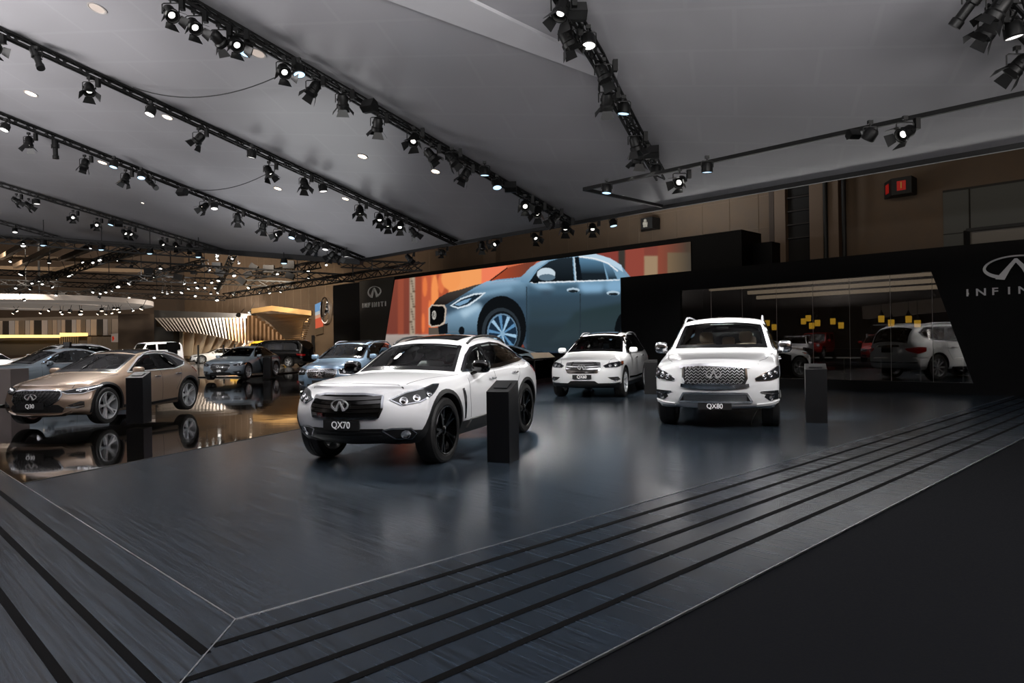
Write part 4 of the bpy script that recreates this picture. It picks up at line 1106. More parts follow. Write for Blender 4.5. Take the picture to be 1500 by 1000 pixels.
def dress_qx80(B, R, P, w, lod):
    grille(B, R, [(.43, .715), (.47, .80), (.46, .965), (.26, .98)], black, bars=0, bar_m=mat('satin_grille', (.55, .56, .58), .4, .8), frame_m=chrome, fw=.026, mesh=6, x=2.5)
    B.strip('bonnet_chrome_strip', [(2.5, y, z) for y, z in ((-.52, .975), (-.3, 1.0), (0, 1.01), (.3, 1.0), (.52, .975))], (-1, 0, 0), .045, chrome, R, off=.022)
    B.strip('grille_chin', [(2.5, y, z) for y, z in ((-.50, .70), (-.3, .675), (0, .665), (.3, .675), (.50, .70))], (-1, 0, 0), .05, chrome, R, off=.028)
    put_emblem(B, R, .875, .235, .15, x=2.5, off=.05)
    plate(B, R, .375, 'QX80', w=.50, h=.105, x=2.5, off=.02)
    headlight(B, R, [(2.3, .56, .80), (2.3, .575, .765), (2.15, .76, .77), (1.95, .93, .83), (1.9, .94, .955), (2.05, .90, .975), (2.2, .71, .89)], D=(-1, -.5, 0), bulbs=[(2.2, .67, .82, .042), (2.15, .76, .85, .046), (2.1, .85, .885, .036)], frame=chrome, res=.045)
    foglamp(B, R, [(2.3, .66, .60), (2.1, .92, .615), (2.1, .92, .475), (2.2, .80, .455), (2.3, .73, .51), (2.3, .76, .555)], D=(-1, -.3, 0), m=lens_m, bulb=(2.2, .82, .51), r=.045, trims=[[(2.3, .66, .595), (2.2, .80, .565), (2.1, .92, .565)]])
    lower_intake(B, R, [(.545, .445), (.47, .575), (.25, .58)], bars=5, bar_m=steel, fm=chrome, fw=.028, x=2.5)
    for mir in (False, True):
        B.strip('bumper_crease', [(2.3, .62, .395), (2.2, .80, .41), (2.0, .95, .455)], (-1, -.3, 0), .03, P['crease_mat'], R, off=.022, mirror=mir)
        B.patch('side_vent', [(1.02, w, .95), (.90, w, .97), (.86, w, .84), (.98, w, .82)], (0, -1, 0), chrome, R, off=.012, res=.1, mirror=mir)
        B.patch('running_board', [(.92, w, .36), (.92, w, .42), (-.92, w, .42), (-.92, w, .36)], (0, -1, 0), plastic, R, off=.06, res=.2, mirror=mir)
    # the rear, seen reflected in the lounge glass
    taillight(B, R, [(-2.6, .60, 1.02), (-2.4, .93, 1.07), (-2.15, .99, 1.06), (-2.15, .99, .93), (-2.4, .93, .86), (-2.6, .72, .93)])
    plate(B, R, .98, '', x=-2.6, D=(1, 0, 0), w=.40, h=.17)
    B.strip('tailgate_trim', [(-2.6, y, 1.10) for y in (-.42, -.2, 0, .2, .42)], (1, 0, 0), .06, chrome, R, off=.03)
    B.strip('bumper_trim', [(-2.6, y, .58) for y in (-.9, -.5, 0, .5, .9)], (1, 0, 0), .03, chrome, R, off=.02)
    put_emblem(B, R, 1.18, .16, .10, x=-2.6, D=(1, 0, 0), off=.01)
    sp = MB(); sp.sup((-2.42, 0, 1.80), (.34, 1.36, .05), .4, 8); sp.build('roof_spoiler', white, R, smooth=60)
P80 = dict(wb=3.075, rw=.41, tw=.275, zs=.33, clad=.44, cowl=3, arch_gap=.06, arch_clad=0, light=True, crease_mat=white,
    front=[(2.36, .30, .86, .31), (2.46, .32, .925, .42), (2.52, .34, .94, .64), (2.53, .36, .93, .86), (2.49, .36, .89, 1.01, 1.045)],
    nose_top=(2.29, .60, 1.075, 1.11, .13),
    st=[(2.05, .945, 1.04, .89, 2.05, .66, 1.10, 1.12, .12), (1.54, 0.955, 1.12, .90, 1.55, .72, 1.15, 1.175, .10), (1.15, .955, 1.16, .905, 1.15, .76, 1.19, 1.205, .10), (.88, .955, 1.20, .915, .92, .84, 1.215, 1.235, .14),
        (.40, .965, 1.21, .935, .30, .70, 1.70, 1.775, .10), (.0, .965, 1.21, .94, -.20, .71, 1.755, 1.835), (-.95, .965, 1.22, .935, -1.05, .71, 1.765, 1.85), (-1.54, .965, 1.24, .93, -1.75, .70, 1.75, 1.835), (-2.15, .95, 1.26, .91, -2.28, .68, 1.71, 1.79)],
    tail_top=(-2.60, .74, 1.18, 1.22), rear_glass=9, rear=[(-2.62, .22, .89, .36), (-2.72, .24, .93, .50), (-2.74, .26, .94, .72), (-2.68, .24, .93, .95), (-2.64, .22, .89, 1.10)],
    panes=[[(.74, 1.26), (.28, 1.60), (.02, 1.66), (-.08, 1.66), (-.10, 1.26)], [(-.22, 1.26), (-.20, 1.665), (-.92, 1.675), (-1.10, 1.29)], [(-1.22, 1.31), (-1.04, 1.67), (-1.9, 1.64), (-2.10, 1.52), (-2.02, 1.40), (-1.7, 1.30)]],
    dlo=[(.88, 1.225), (.30, 1.65), (.02, 1.705), (-.9, 1.72), (-1.92, 1.69), (-2.18, 1.53), (-2.06, 1.37), (-1.7, 1.255), (-.9, 1.225)],
    spokes=(9, 'single'), rim_mat=silver, rim_ratio=.68, mirror=(.72, 1.045, 1.27), mirror_mat=chrome, mirror_size=(.15, .23, .21), handle_mat=chrome,
    seat_mat=tan, dash_mat=mat('cocoa_dash', '3a2c24', .5), wheel_mat=mat('tan_wheel', 'a08f7c', .5),
    rails=(.15, -2.0, .68, .07, silver), roof_panel=(-.0, -.7, .42), window_chrome=chrome, rail_crease=.5, fender_crease=.35,
    seams=[[(.86, 1.18), (.88, .8), (.80, .45)], [(-.16, 1.2), (-.16, .45)], [(-1.16, 1.24), (-1.14, .95), (-.92, .62)]], handles=[(.08, 1.04), (-.92, 1.05)],
    hood_seams=[[(.95, .88, 1.3), (1.5, .82, 1.3), (2.0, .74, 1.3), (2.28, .64, 1.3)]], dress=dress_qx80, glass2=glass_car, rear_screen=True, privacy=False)

def dress_qx60(B, R, P, w, lod):
    grille(B, R, [(.36, .645), (.42, .74), (.405, .865), (.22, .885)], black, bars=4, bar_m=chrome, frame_m=chrome, fw=.032, bar_h=.028, x=2.4, bend=-.01)
    put_emblem(B, R, .775, .21, .125, x=2.4, off=.05)
    plate(B, R, .545, 'QX60', x=2.4, w=.47, h=.10)
    headlight(B, R, [(2.2, .50, .80), (2.2, .56, .755), (2.0, .78, .765), (1.8, .92, .82), (1.72, .95, .90), (1.95, .86, .895), (2.15, .66, .86)], D=(-1, -.6, 0), bulbs=[(2.1, .65, .80, .045), (2.0, .76, .815, .05)], frame=chrome, amber=[(1.85, .90, .85), (1.85, .90, .89), (1.75, .94, .90), (1.75, .94, .83)])
    foglamp(B, R, [(2.2, .60, .53), (2.05, .84, .54), (2.0, .88, .47), (2.1, .80, .43), (2.2, .70, .47)], D=(-1, -.35, 0), bulb=(2.1, .78, .475), r=.045, trims=[[(2.2, .62, .385), (2.1, .76, .385), (2.0, .88, .40)]])
    lower_intake(B, R, [(.40, .37), (.30, .44), (.15, .445)], x=2.4)
    for mir in (False, True):
        B.strip('door_trim', [(.95, w, .48), (0, w, .46), (-.95, w, .48)], (0, -1, 0), .05, black_gloss, R, off=.012, mirror=mir)
    taillight(B, R, [(-2.4, .60, .95), (-2.2, .90, 1.0), (-2.1, .92, .92), (-2.4, .70, .86)])
P60 = dict(wb=2.90, rw=.375, tw=.25, zs=.25, clad=.36, cladding=True, cowl=3, arch_gap=.05, light=True,
    front=[(2.27, .34, .81, .25), (2.35, .36, .87, .37), (2.39, .38, .89, .58), (2.36, .40, .87, .78, .79), (2.28, .42, .81, .88, .88)],
    nose_top=(2.06, .55, .935, .955, .16),
    st=[(1.9, .90, .93, .81, 1.86, .58, .985, 1.00, .16), (1.45, .92, .98, .83, 1.45, .62, 1.04, 1.06, .14), (1.10, .915, 1.02, .845, 1.15, .70, 1.075, 1.105, .13), (.80, .915, 1.06, .86, .98, .80, 1.085, 1.13, .15),
        (.20, .915, 1.09, .875, .02, .62, 1.555, 1.625, .10), (-.30, .915, 1.11, .875, -.45, .64, 1.61, 1.68), (-.95, .92, 1.13, .87, -1.10, .64, 1.61, 1.69), (-1.45, .925, 1.15, .86, -1.72, .62, 1.56, 1.645), (-2.0, .91, 1.16, .83, -2.14, .58, 1.46, 1.54)],
    tail_top=(-2.45, .60, 1.12, 1.16), rear_glass=9, rear=[(-2.45, .30, .86, .30), (-2.55, .32, .92, .44), (-2.58, .34, .94, .66), (-2.53, .34, .92, .86), (-2.5, .32, .86, 1.02)],
    panes=[[(.66, 1.13), (.16, 1.45), (-.10, 1.52), (-.22, 1.53), (-.24, 1.14)], [(-.34, 1.14), (-.33, 1.53), (-1.02, 1.53), (-1.20, 1.18)], [(-1.30, 1.19), (-1.12, 1.52), (-1.7, 1.46), (-1.98, 1.34), (-1.80, 1.22)]],
    dlo=[(.84, 1.10), (.16, 1.50), (-.10, 1.56), (-1.0, 1.575), (-1.72, 1.50), (-2.06, 1.36), (-1.86, 1.18), (-1.2, 1.12)],
    spokes=(5, 'double'), rim_mat=silver, rim_ratio=.68, mirror=(.66, .965, 1.17), mirror_size=(.14, .22, .15), glass2=glass_dark, mirror_mat=white,
    rails=(-.05, -1.7, .63, .05, silver), roof_panel=(.02, -.5, .42), window_chrome=chrome,
    seams=[[(.82, 1.06), (.84, .7), (.78, .42)], [(-.28, 1.12), (-.28, .42)], [(-1.22, 1.15), (-1.14, .9), (-.94, .6)]], handles=[(-.04, .97), (-1.0, 1.0)],
    hood_seams=[[(1.0, .82, 1.2), (1.5, .72, 1.2), (2.05, .60, 1.2)]], dress=dress_qx60)

def dress_q30(B, R, P, w, lod):
    grille(B, R, [(.33, .41), (.44, .50), (.465, .585), (.42, .655), (.22, .67)], black, bars=0, bar_m=plastic, frame_m=dchrome, fw=.018, x=2.2, mesh=6)
    put_emblem(B, R, .565, .235, .115, x=2.2, off=.04)
    plate(B, R, .405, 'Q30', x=2.2, w=.50, h=.12, off=.03)
    headlight(B, R, [(2.05, .47, .645), (2.0, .56, .60), (1.85, .74, .60), (1.6, .86, .675), (1.42, .89, .745), (1.6, .85, .735), (1.9, .66, .685)], D=(-1, -.95, 0), bulbs=[(1.85, .70, .65, .035), (1.75, .77, .665, .03)], frame=chrome, res=.035, fw=.010, strip_=[(1.9, .66, .655), (1.7, .80, .69), (1.5, .87, .73)])
    foglamp(B, R, [(2.1, .60, .40), (1.95, .76, .47), (1.9, .80, .46), (1.9, .80, .36), (2.0, .72, .34)], D=(-1, -.5, 0), m=black, trims=[[(2.1, .58, .37), (2.0, .68, .365), (1.9, .79, .385)], [(2.0, .66, .405), (1.9, .79, .42)]])
    lower_intake(B, R, [(.47, .28), (.52, .35), (.44, .42)], x=2.2, m=black)
    B.strip('bumper_lip', [(2.2, y, z) for y, z in ((-.60, .30), (-.45, .245), (0, .235), (.45, .245), (.60, .30))], (-1, 0, 0), .03, P['lip'], R, off=.03)
    taillight(B, R, [(-2.1, .50, .90), (-1.9, .78, .95), (-1.7, .84, .97), (-1.75, .85, .86), (-1.95, .80, .80), (-2.1, .56, .82)])
    for mir in (False, True):
        B.strip('door_crease_trim', [(.9, w, .30), (0, w, .27), (-.9, w, .30)], (0, -1, 0), .05, plastic, R, off=.008, mirror=mir)
P30 = dict(wb=2.70, rw=.345, tw=.235, zs=.20, clad=.28, cowl=3, arch_gap=.045, arch_clad=.04, lip=bronze,
    front=[(2.12, .36, .78, .21), (2.19, .38, .84, .31), (2.22, .40, .86, .46), (2.17, .42, .83, .62), (2.08, .44, .76, .70)],
    nose_top=(1.86, .52, .755, .775, .16),
    st=[(1.75, .875, .77, .76, 1.70, .54, .81, .83, .15), (1.35, .90, .83, .79, 1.36, .58, .87, .895, .13), (1.0, .89, .87, .80, 1.05, .64, .915, .94, .12), (.66, .89, .895, .81, .86, .73, .925, .955, .15),
        (.10, .885, .92, .82, -.05, .56, 1.30, 1.36, .10), (-.35, .885, .94, .82, -.50, .57, 1.345, 1.405), (-.85, .89, .965, .815, -1.05, .55, 1.325, 1.39), (-1.35, .90, 1.0, .80, -1.55, .52, 1.25, 1.325), (-1.72, .885, 1.0, .75, -1.83, .49, 1.14, 1.21)],
    tail_top=(-2.03, .48, .98, 1.01), rear_glass=9, rear=[(-2.05, .30, .76, .26), (-2.14, .32, .82, .38), (-2.18, .34, .84, .58), (-2.14, .34, .82, .78), (-2.08, .32, .74, .90)],
    panes=[[(.48, .965), (.08, 1.17), (-.14, 1.245), (-.30, 1.265), (-.30, .975)], [(-.40, .975), (-.40, 1.265), (-.80, 1.26), (-1.00, 1.215), (-1.10, 1.02)], [(-1.18, 1.03), (-1.09, 1.19), (-1.34, 1.11), (-1.40, 1.07)]],
    dlo=[(.64, .935), (.08, 1.205), (-.14, 1.28), (-.5, 1.30), (-.86, 1.29), (-1.1, 1.235), (-1.50, 1.10), (-1.3, 1.02), (-.9, .955)],
    spokes=(5, 'star'), rim_mat=silver, rim_ratio=.75, mirror=(.48, .90, .97), mirror_size=(.14, .22, .14), mirror_mat=bronze,
    rails=(-.15, -1.5, .57, .025, silver), roof_panel=(-.02, -1.2, .50), window_chrome=silver, glass2=glass_dark, surround_mat=black_gloss,
    seams=[[(.66, .90), (.70, .6), (.64, .32)], [(-.36, .95), (-.36, .32)], [(-1.14, 1.0), (-1.02, .72), (-.86, .5)]], handles=[(-.18, .82), (-.92, .85)],
    hood_seams=[[(.88, .74, 1.1), (1.4, .64, 1.1), (1.86, .54, 1.1)]], dress=dress_q30)

def dress_sedan(B, R, P, w, lod):
    grille(B, R, [(.30, .44), (.40, .54), (.42, .64), (.36, .69), (.18, .70)], black, bars=3, bar_m=dchrome, frame_m=chrome, fw=.02, x=2.3)
    put_emblem(B, R, .60, .21, .11, x=2.3, off=.045)
    plate(B, R, .42, P.get('plate', ''), x=2.3, w=.48, h=.11, off=.02)
    headlight(B, R, [(2.1, .47, .66), (2.05, .56, .60), (1.9, .76, .61), (1.7, .88, .68), (1.6, .90, .74), (1.95, .74, .72)], D=(-1, -.8, 0), bulbs=[(1.98, .68, .66, .045), (1.9, .77, .67, .04)], frame=chrome)
    foglamp(B, R, [(2.2, .54, .38), (2.0, .78, .42), (1.95, .82, .34), (2.1, .66, .29)], D=(-1, -.45, 0), bulb=(2.05, .72, .35), r=.04)
    lower_intake(B, R, [(.48, .26), (.42, .35), (.2, .36)], x=2.3)
    taillight(B, R, [(-2.35, .45, .86), (-2.2, .78, .90), (-2.05, .88, .92), (-2.1, .88, .80), (-2.3, .70, .74), (-2.38, .48, .78)])
    B.strip('boot_trim', [(-2.4, y, .80) for y in (-.4, 0, .4)], (1, 0, 0), .03, chrome, R, off=.02)
PSED = dict(wb=2.90, rw=.35, tw=.24, zs=.21, clad=.30, cowl=3, arch_gap=.045,
    front=[(2.22, .36, .80, .21), (2.30, .38, .88, .31), (2.33, .40, .90, .48), (2.28, .42, .87, .64), (2.2, .44, .80, .73)],
    nose_top=(1.96, .55, .79, .81, .16),
    st=[(1.85, .90, .81, .80, 1.80, .56, .85, .87, .15), (1.45, .92, .87, .82, 1.45, .60, .91, .935, .13), (1.05, .915, .91, .83, 1.1, .66, .95, .975, .12), (.66, .91, .94, .84, .86, .74, .965, 1.0, .14),
        (.10, .91, .955, .85, -.06, .55, 1.36, 1.42, .10), (-.35, .91, .96, .85, -.50, .56, 1.42, 1.475), (-.80, .91, .97, .85, -1.0, .54, 1.39, 1.45), (-1.25, .915, .99, .84, -1.42, .53, 1.26, 1.33), (-1.75, .91, 1.0, .81, -2.02, .62, 1.04, 1.07)],
    tail_top=(-2.42, .60, .99, 1.01), rear_glass=8, rear=[(-2.4, .28, .80, .26), (-2.50, .30, .86, .38), (-2.52, .32, .88, .58), (-2.50, .32, .86, .78), (-2.48, .30, .80, .92)],
    panes=[[(.50, 1.0), (.08, 1.24), (-.20, 1.335), (-.32, 1.35), (-.32, 1.005)], [(-.42, 1.005), (-.42, 1.35), (-.85, 1.33), (-1.10, 1.24), (-1.22, 1.05)], [(-1.29, 1.05), (-1.17, 1.22), (-1.52, 1.075)]],
    dlo=[(.64, .975), (.08, 1.28), (-.20, 1.365), (-.55, 1.38), (-.9, 1.36), (-1.2, 1.26), (-1.64, 1.06), (-1.3, 1.01), (-.5, .975)],
    spokes=(7, 'double'), rim_mat=silver, rim_ratio=.72, mirror=(.46, .94, 1.0), mirror_size=(.14, .21, .14), window_chrome=chrome,
    seams=[[(.66, .93), (.68, .6), (.62, .34)], [(-.37, .95), (-.37, .34)], [(-1.26, 1.0), (-1.15, .75), (-.95, .5)]], handles=[(-.18, .83), (-.98, .85)],
    hood_seams=[[(.9, .76, 1.1), (1.4, .68, 1.1), (1.95, .56, 1.1)]], dress=dress_sedan)

def dress_suv50(B, R, P, w, lod):
    grille(B, R, [(.34, .56), (.41, .66), (.40, .75), (.22, .775)], black, bars=0, bar_m=chrome, frame_m=chrome, fw=.028, x=2.2, mesh=6)
    put_emblem(B, R, .675, .20, .115, x=2.2, off=.045)
    plate(B, R, .44, P.get('plate', ''), x=2.2, w=.46, h=.10)
    headlight(B, R, [(2.1, .50, .76), (2.1, .52, .64), (1.9, .74, .62), (1.75, .84, .68), (1.65, .87, .80), (1.9, .74, .80)], D=(-1, -.65, 0), bulbs=[(2.0, .62, .71, .05), (1.9, .73, .71, .045)], frame=chrome, amber=[(1.8, .82, .68), (1.8, .82, .76), (1.7, .86, .77), (1.7, .86, .70)])
    foglamp(B, R, [(2.1, .56, .45), (1.95, .78, .46), (1.95, .80, .36), (2.1, .60, .35)], D=(-1, -.4, 0), bulb=(2.0, .70, .405), r=.045, fm=chrome)
    lower_intake(B, R, [(.46, .30), (.42, .38), (.2, .385)], x=2.2)
    taillight(B, R, [(-2.2, .50, .95), (-2.0, .80, 1.0), (-1.9, .84, .90), (-2.2, .56, .84)])
import copy
def variant(P, **k):
    q = dict(P); q.update(k); return q
def scaled(P, kx=1., ky=1., kz=1., **over):
    """the same car type with other proportions"""
    q = dict(P)
    q['wb'] = P['wb']*kx; q['zs'] = P['zs']*kz; q['clad'] = P['clad']*kz
    q['front'] = [tuple(v*s for v, s in zip(r, (kx, kx, ky, kz, kz))) for r in P['front']]; q['rear'] = [tuple(v*s for v, s in zip(r, (kx, kx, ky, kz, kz))) for r in P['rear']]
    for k in ('nose_top', 'tail_top'): q[k] = tuple(v*s for v, s in zip(P[k], (kx, ky, kz, kz, kx)))
    q['st'] = [tuple(v*s for v, s in zip(r, (kx, ky, kz, ky, kx, ky, kz, kz, kx))) for r in P['st']]
    q['panes'] = [[(x*kx, z*kz) for x, z in p] for p in P['panes']]; q['dlo'] = [(x*kx, z*kz) for x, z in P['dlo']]
    q['seams'] = [[(x*kx, z*kz) for x, z in p] for p in P['seams']]; q['handles'] = [(x*kx, z*kz) for x, z in P['handles']]
    q['hood_seams'] = [[(x*kx, y*ky, z) for x, y, z in p] for p in P['hood_seams']]
    m = P['mirror']; q['mirror'] = (m[0]*kx, m[1]*ky, m[2]*kz)
    if P.get('rails'): r = P['rails']; q['rails'] = (r[0]*kx, r[1]*kx, r[2]*ky, r[3], r[4])
    q.update(over); return q
P50 = scaled(P60, .93, .92, .925, rw=.36, tw=.235, clad_mat=bluep, mirror_mat=bluep, dress=dress_suv50, light=False, seat_mat=tan)

def dress_coupe(B, R, P, w, lod):
    grille(B, R, [(.34, .34), (.44, .46), (.40, .60), (.2, .62)], black, bars=2, bar_m=chrome, frame_m=chrome, fw=.02, x=2.3)
    headlight(B, R, [(2.1, .50, .64), (1.9, .74, .60), (1.65, .88, .70), (1.95, .74, .71)], D=(-1, -.8, 0), bulbs=[(1.98, .68, .65, .04)], frame=None)
    foglamp(B, R, [(2.2, .54, .30), (2.0, .80, .38), (1.95, .82, .28), (2.1, .66, .24)], D=(-1, -.45, 0))
    taillight(B, R, [(-2.35, .45, .84), (-2.2, .78, .86), (-2.0, .90, .86), (-2.1, .88, .79), (-2.38, .48, .78)])
PCOU = scaled(PSED, 1.0, 1.02, .93, rw=.365, dress=dress_coupe, spokes=(5, 'double'),
    panes=[[(.46, .94), (.06, 1.14), (-.24, 1.235), (-.60, 1.25), (-.62, .94)], [(-.72, .945), (-.70, 1.24), (-1.05, 1.19), (-1.42, 1.02)]])
PCON = scaled(PCOU, 1.0, 1.04, .98, rw=.40, rim_mat=rim_black, glass2=glass_dark, mirror_size=(.08, .18, .06))

def dress_box(B, R, P, w, lod):
    grille(B, R, [(.42, .80), (.44, .90), (.42, 1.02), (.2, 1.03)], black, bars=3, bar_m=chrome, frame_m=P['lip'], fw=.03, x=2.3)
    headlight(B, R, [(2.2, .62, 1.02), (2.2, .60, .90), (2.2, .66, .83), (2.2, .76, .83), (2.2, .82, .90), (2.2, .80, 1.02)], D=(-1, 0, 0), bulbs=[(2.2, .71, .93, .07)], frame=None)
    lower_intake(B, R, [(.60, .48), (.60, .56), (.3, .57)], x=2.3)
    taillight(B, R, [(-2.2, .74, .95), (-2.2, .86, .95), (-2.2, .86, .70), (-2.2, .74, .70)], D=(1, 0, 0))
PBOX = dict(surround_mat=white2, wb=2.85, rw=.40, tw=.26, zs=.42, clad=.52, cowl=3, arch_gap=.07, arch_clad=.05, lip=chrome, rail_crease=.85, fender_crease=.8, shoulder=.6,
    front=[(2.15, .06, .84, .44), (2.22, .06, .88, .54), (2.20, .05, .88, .70), (2.18, .05, .88, .90), (2.16, .05, .86, 1.02)], nose_top=(2.1, .78, 1.10, 1.11, .03),
    st=[(1.9, .89, 1.08, .86, 1.9, .74, 1.13, 1.14, .02), (1.42, .89, 1.09, .86, 1.42, .74, 1.15, 1.16, .02), (1.1, .88, 1.10, .86, 1.1, .76, 1.17, 1.18, .02), (.86, .88, 1.12, .86, .86, .80, 1.19, 1.20, .03),
        (.62, .88, 1.18, .86, .52, .76, 1.80, 1.83, .03), (.2, .88, 1.18, .86, .1, .77, 1.85, 1.88), (-.8, .88, 1.18, .86, -.8, .77, 1.87, 1.90), (-1.5, .88, 1.18, .86, -1.5, .77, 1.86, 1.89), (-2.0, .88, 1.18, .86, -2.02, .76, 1.84, 1.87)],
    tail_top=(-2.12, .80, 1.22, 1.23), rear_glass=9, rear=[(-2.15, .06, .84, .44), (-2.2, .06, .88, .54), (-2.2, .05, .88, .72), (-2.2, .05, .88, .90), (-2.18, .05, .86, 1.12)],
    panes=[[(.66, 1.28), (.50, 1.68), (-.12, 1.72), (-.12, 1.28)], [(-.24, 1.28), (-.24, 1.72), (-1.02, 1.73), (-1.02, 1.28)], [(-1.16, 1.28), (-1.16, 1.73), (-1.88, 1.71), (-1.88, 1.28)]],
    dlo=[(.74, 1.24), (.54, 1.73), (-.5, 1.77), (-1.94, 1.76), (-1.94, 1.24)],
    spokes=(5, 'double'), rim_mat=silver, rim_ratio=.66, mirror=(.62, 1.02, 1.28), mirror_size=(.14, .2, .2),
    seams=[[(.74, 1.2), (.72, .5)], [(-.18, 1.2), (-.18, .5)], [(-1.08, 1.2), (-1.08, .8)]], handles=[(-.02, 1.05), (-.9, 1.05)], hood_seams=[], dress=dress_box)
def dress_van(B, R, P, w, lod):
    dress_sedan(B, R, variant(P, plate=''), w, lod)
PVAN = dict(wb=3.2, rw=.35, tw=.24, zs=.24, clad=.34, cowl=3, arch_gap=.05, rail_crease=.6,
    front=[(2.28, .30, .84, .24), (2.36, .32, .90, .36), (2.38, .34, .93, .56), (2.32, .36, .90, .76), (2.22, .38, .86, .92)], nose_top=(2.05, .64, 1.0, 1.02, .14),
    st=[(1.95, .94, 1.0, .86, 1.92, .66, 1.07, 1.09, .14), (1.6, .96, 1.06, .88, 1.6, .72, 1.13, 1.15, .13), (1.4, .96, 1.09, .89, 1.45, .76, 1.17, 1.19, .12), (1.15, .96, 1.12, .90, 1.32, .82, 1.2, 1.23, .15),
        (.80, .96, 1.14, .90, .62, .74, 1.72, 1.80, .10), (.3, .96, 1.14, .90, .1, .76, 1.80, 1.88), (-.9, .96, 1.14, .90, -.9, .76, 1.82, 1.90), (-1.6, .96, 1.14, .90, -1.7, .75, 1.82, 1.90), (-2.3, .94, 1.14, .88, -2.4, .72, 1.78, 1.86)],
    tail_top=(-2.66, .76, 1.14, 1.18), rear_glass=9, rear=[(-2.7, .14, .88, .28), (-2.75, .16, .92, .40), (-2.76, .16, .94, .60), (-2.74, .16, .92, .84), (-2.70, .16, .88, 1.0)],
    panes=[[(1.0, 1.18), (.6, 1.52), (.36, 1.62), (.1, 1.64), (.1, 1.18)], [(-.02, 1.18), (-.02, 1.65), (-1.1, 1.66), (-1.1, 1.18)], [(-1.22, 1.18), (-1.22, 1.66), (-2.2, 1.62), (-2.3, 1.18)]],
    dlo=[(1.16, 1.15), (.6, 1.58), (.36, 1.67), (-1.0, 1.70), (-2.24, 1.68), (-2.36, 1.15)],
    spokes=(5, 'double'), rim_mat=silver, rim_ratio=.68, mirror=(.95, 1.12, 1.2), mirror_size=(.14, .2, .2), window_chrome=chrome,
    seams=[[(1.1, 1.1), (1.05, .42)], [(.04, 1.12), (.04, .42)], [(-1.16, 1.12), (-1.16, .6)]], handles=[(.2, 1.0), (-.1, 1.0)], hood_seams=[], dress=dress_van)

def place_behind_viewer():
    """cars of the stand opposite, seen only mirrored in the lounge window"""
    make_car('suv', variant(P60, mirror_mat=redp, clad_mat=redp, plate='', dress=dress_suv50), (-14.3, 6.1, -.05), 62, 'red suv of the opposite stand, mirrored in the lounge glass beside the white tail', 'car', redp, lod=2)
    make_car('suv', variant(P60, mirror_mat=white2, clad_mat=white2, plate='', dress=dress_suv50), (-17.5, 9.8, -.05), 62, 'white suv of the opposite stand, mirrored in the lounge glass behind the red one', 'car', white2, lod=2)
    make_car('off_roader', variant(PBOX, mirror_mat=redp, lip=redp, surround_mat=redp), (-23.2, 6.0, -.05), 50, 'red boxy off-roader of the opposite stand, mirrored in the lounge glass', 'car', redp, lod=2)
def place_cars():
    global CAR
    make_car('suv', P70, (-1.13, 9.93, 0), 200.2, 'white suv with gloss black grille, black wheels and black door mirrors', 'car', white)
    if FAST_CARS == 1: return
    make_car('suv', P80, (3.95, 13.05, 0), 200.4, 'large tall white suv with chrome mesh grille and chrome mirrors', 'car', white)
    make_car('suv', P60, (2.49, 19.23, 0), 200, 'white suv with chrome barred grille and white mirrors in front of the black wall', 'car', white)
    make_car('hatchback', P30, (-8.35, 14.62, 0), 186, 'bronze hatchback with five-spoke wheels on the mirror-like floor', 'car', bronze)
    if FAST_CARS == 2: return
    make_car('suv', P50, (-4.72, 20.7, 0), 190, 'light blue suv half hidden behind the white suv with black wheels', 'car', bluep, lod=1)
    make_car('sedan', variant(PSED, plate='Q70', mirror_mat=greyp), (-12.1, 31.5, 0), 184, 'slate grey sedan parked before the white fan panels', 'car', greyp, lod=1)
    make_car('coupe', variant(PCON, mirror_mat=iceblue), (-1.0, 30.2, 0), 264, 'ice blue coupe behind the railing below the video screen', 'car', iceblue, lod=1)
    make_car('sedan', variant(PSED, mirror_mat=greyp, spokes=(5, 'double')), (-15.0, 22.6, 0), 207, 'dark grey saloon just behind the bronze hatchback', 'car', greyp, lod=1)
    make_car('suv', variant(P60, mirror_mat=white2, clad_mat=white2, plate='', dress=dress_suv50), (-20.6, 31.5, 0), 214, 'white suv behind the dark grey saloon', 'car', white2, lod=2)
    make_car('sedan', variant(PSED, mirror_mat=white2), (-20.1, 25.9, 0), 302, 'white sedan showing a red tail light near the grey cabinet', 'car', white2, lod=2)
    make_car('coupe', variant(PCOU, mirror_mat=white2), (-26.3, 62.4, 0), 236, 'long low white coupe in front of the fan panels', 'car', white2, lod=2)
    make_car('van', variant(PVAN, mirror_mat=blackp, all_dark=True), (-16.2, 47.6, 0), 282, 'black passenger van behind the slate grey sedan', 'car', blackp, lod=2)
    make_car('off_roader', variant(PBOX, mirror_mat=white2, clad_mat=white2, lip=white2), (-26.2, 50.5, 0), 218, 'boxy white off-roader behind the roof of the bronze hatchback', 'car', white2, lod=2)
    make_car('off_roader', variant(PBOX, mirror_mat=yellowp, lip=yellowp, surround_mat=yellowp), (-19.6, 54.5, 0), 262, 'boxy yellow off-roader mostly hidden behind the black van', 'car', yellowp, lod=2)

FAST_CARS = 0
place_cars()
place_behind_viewer()

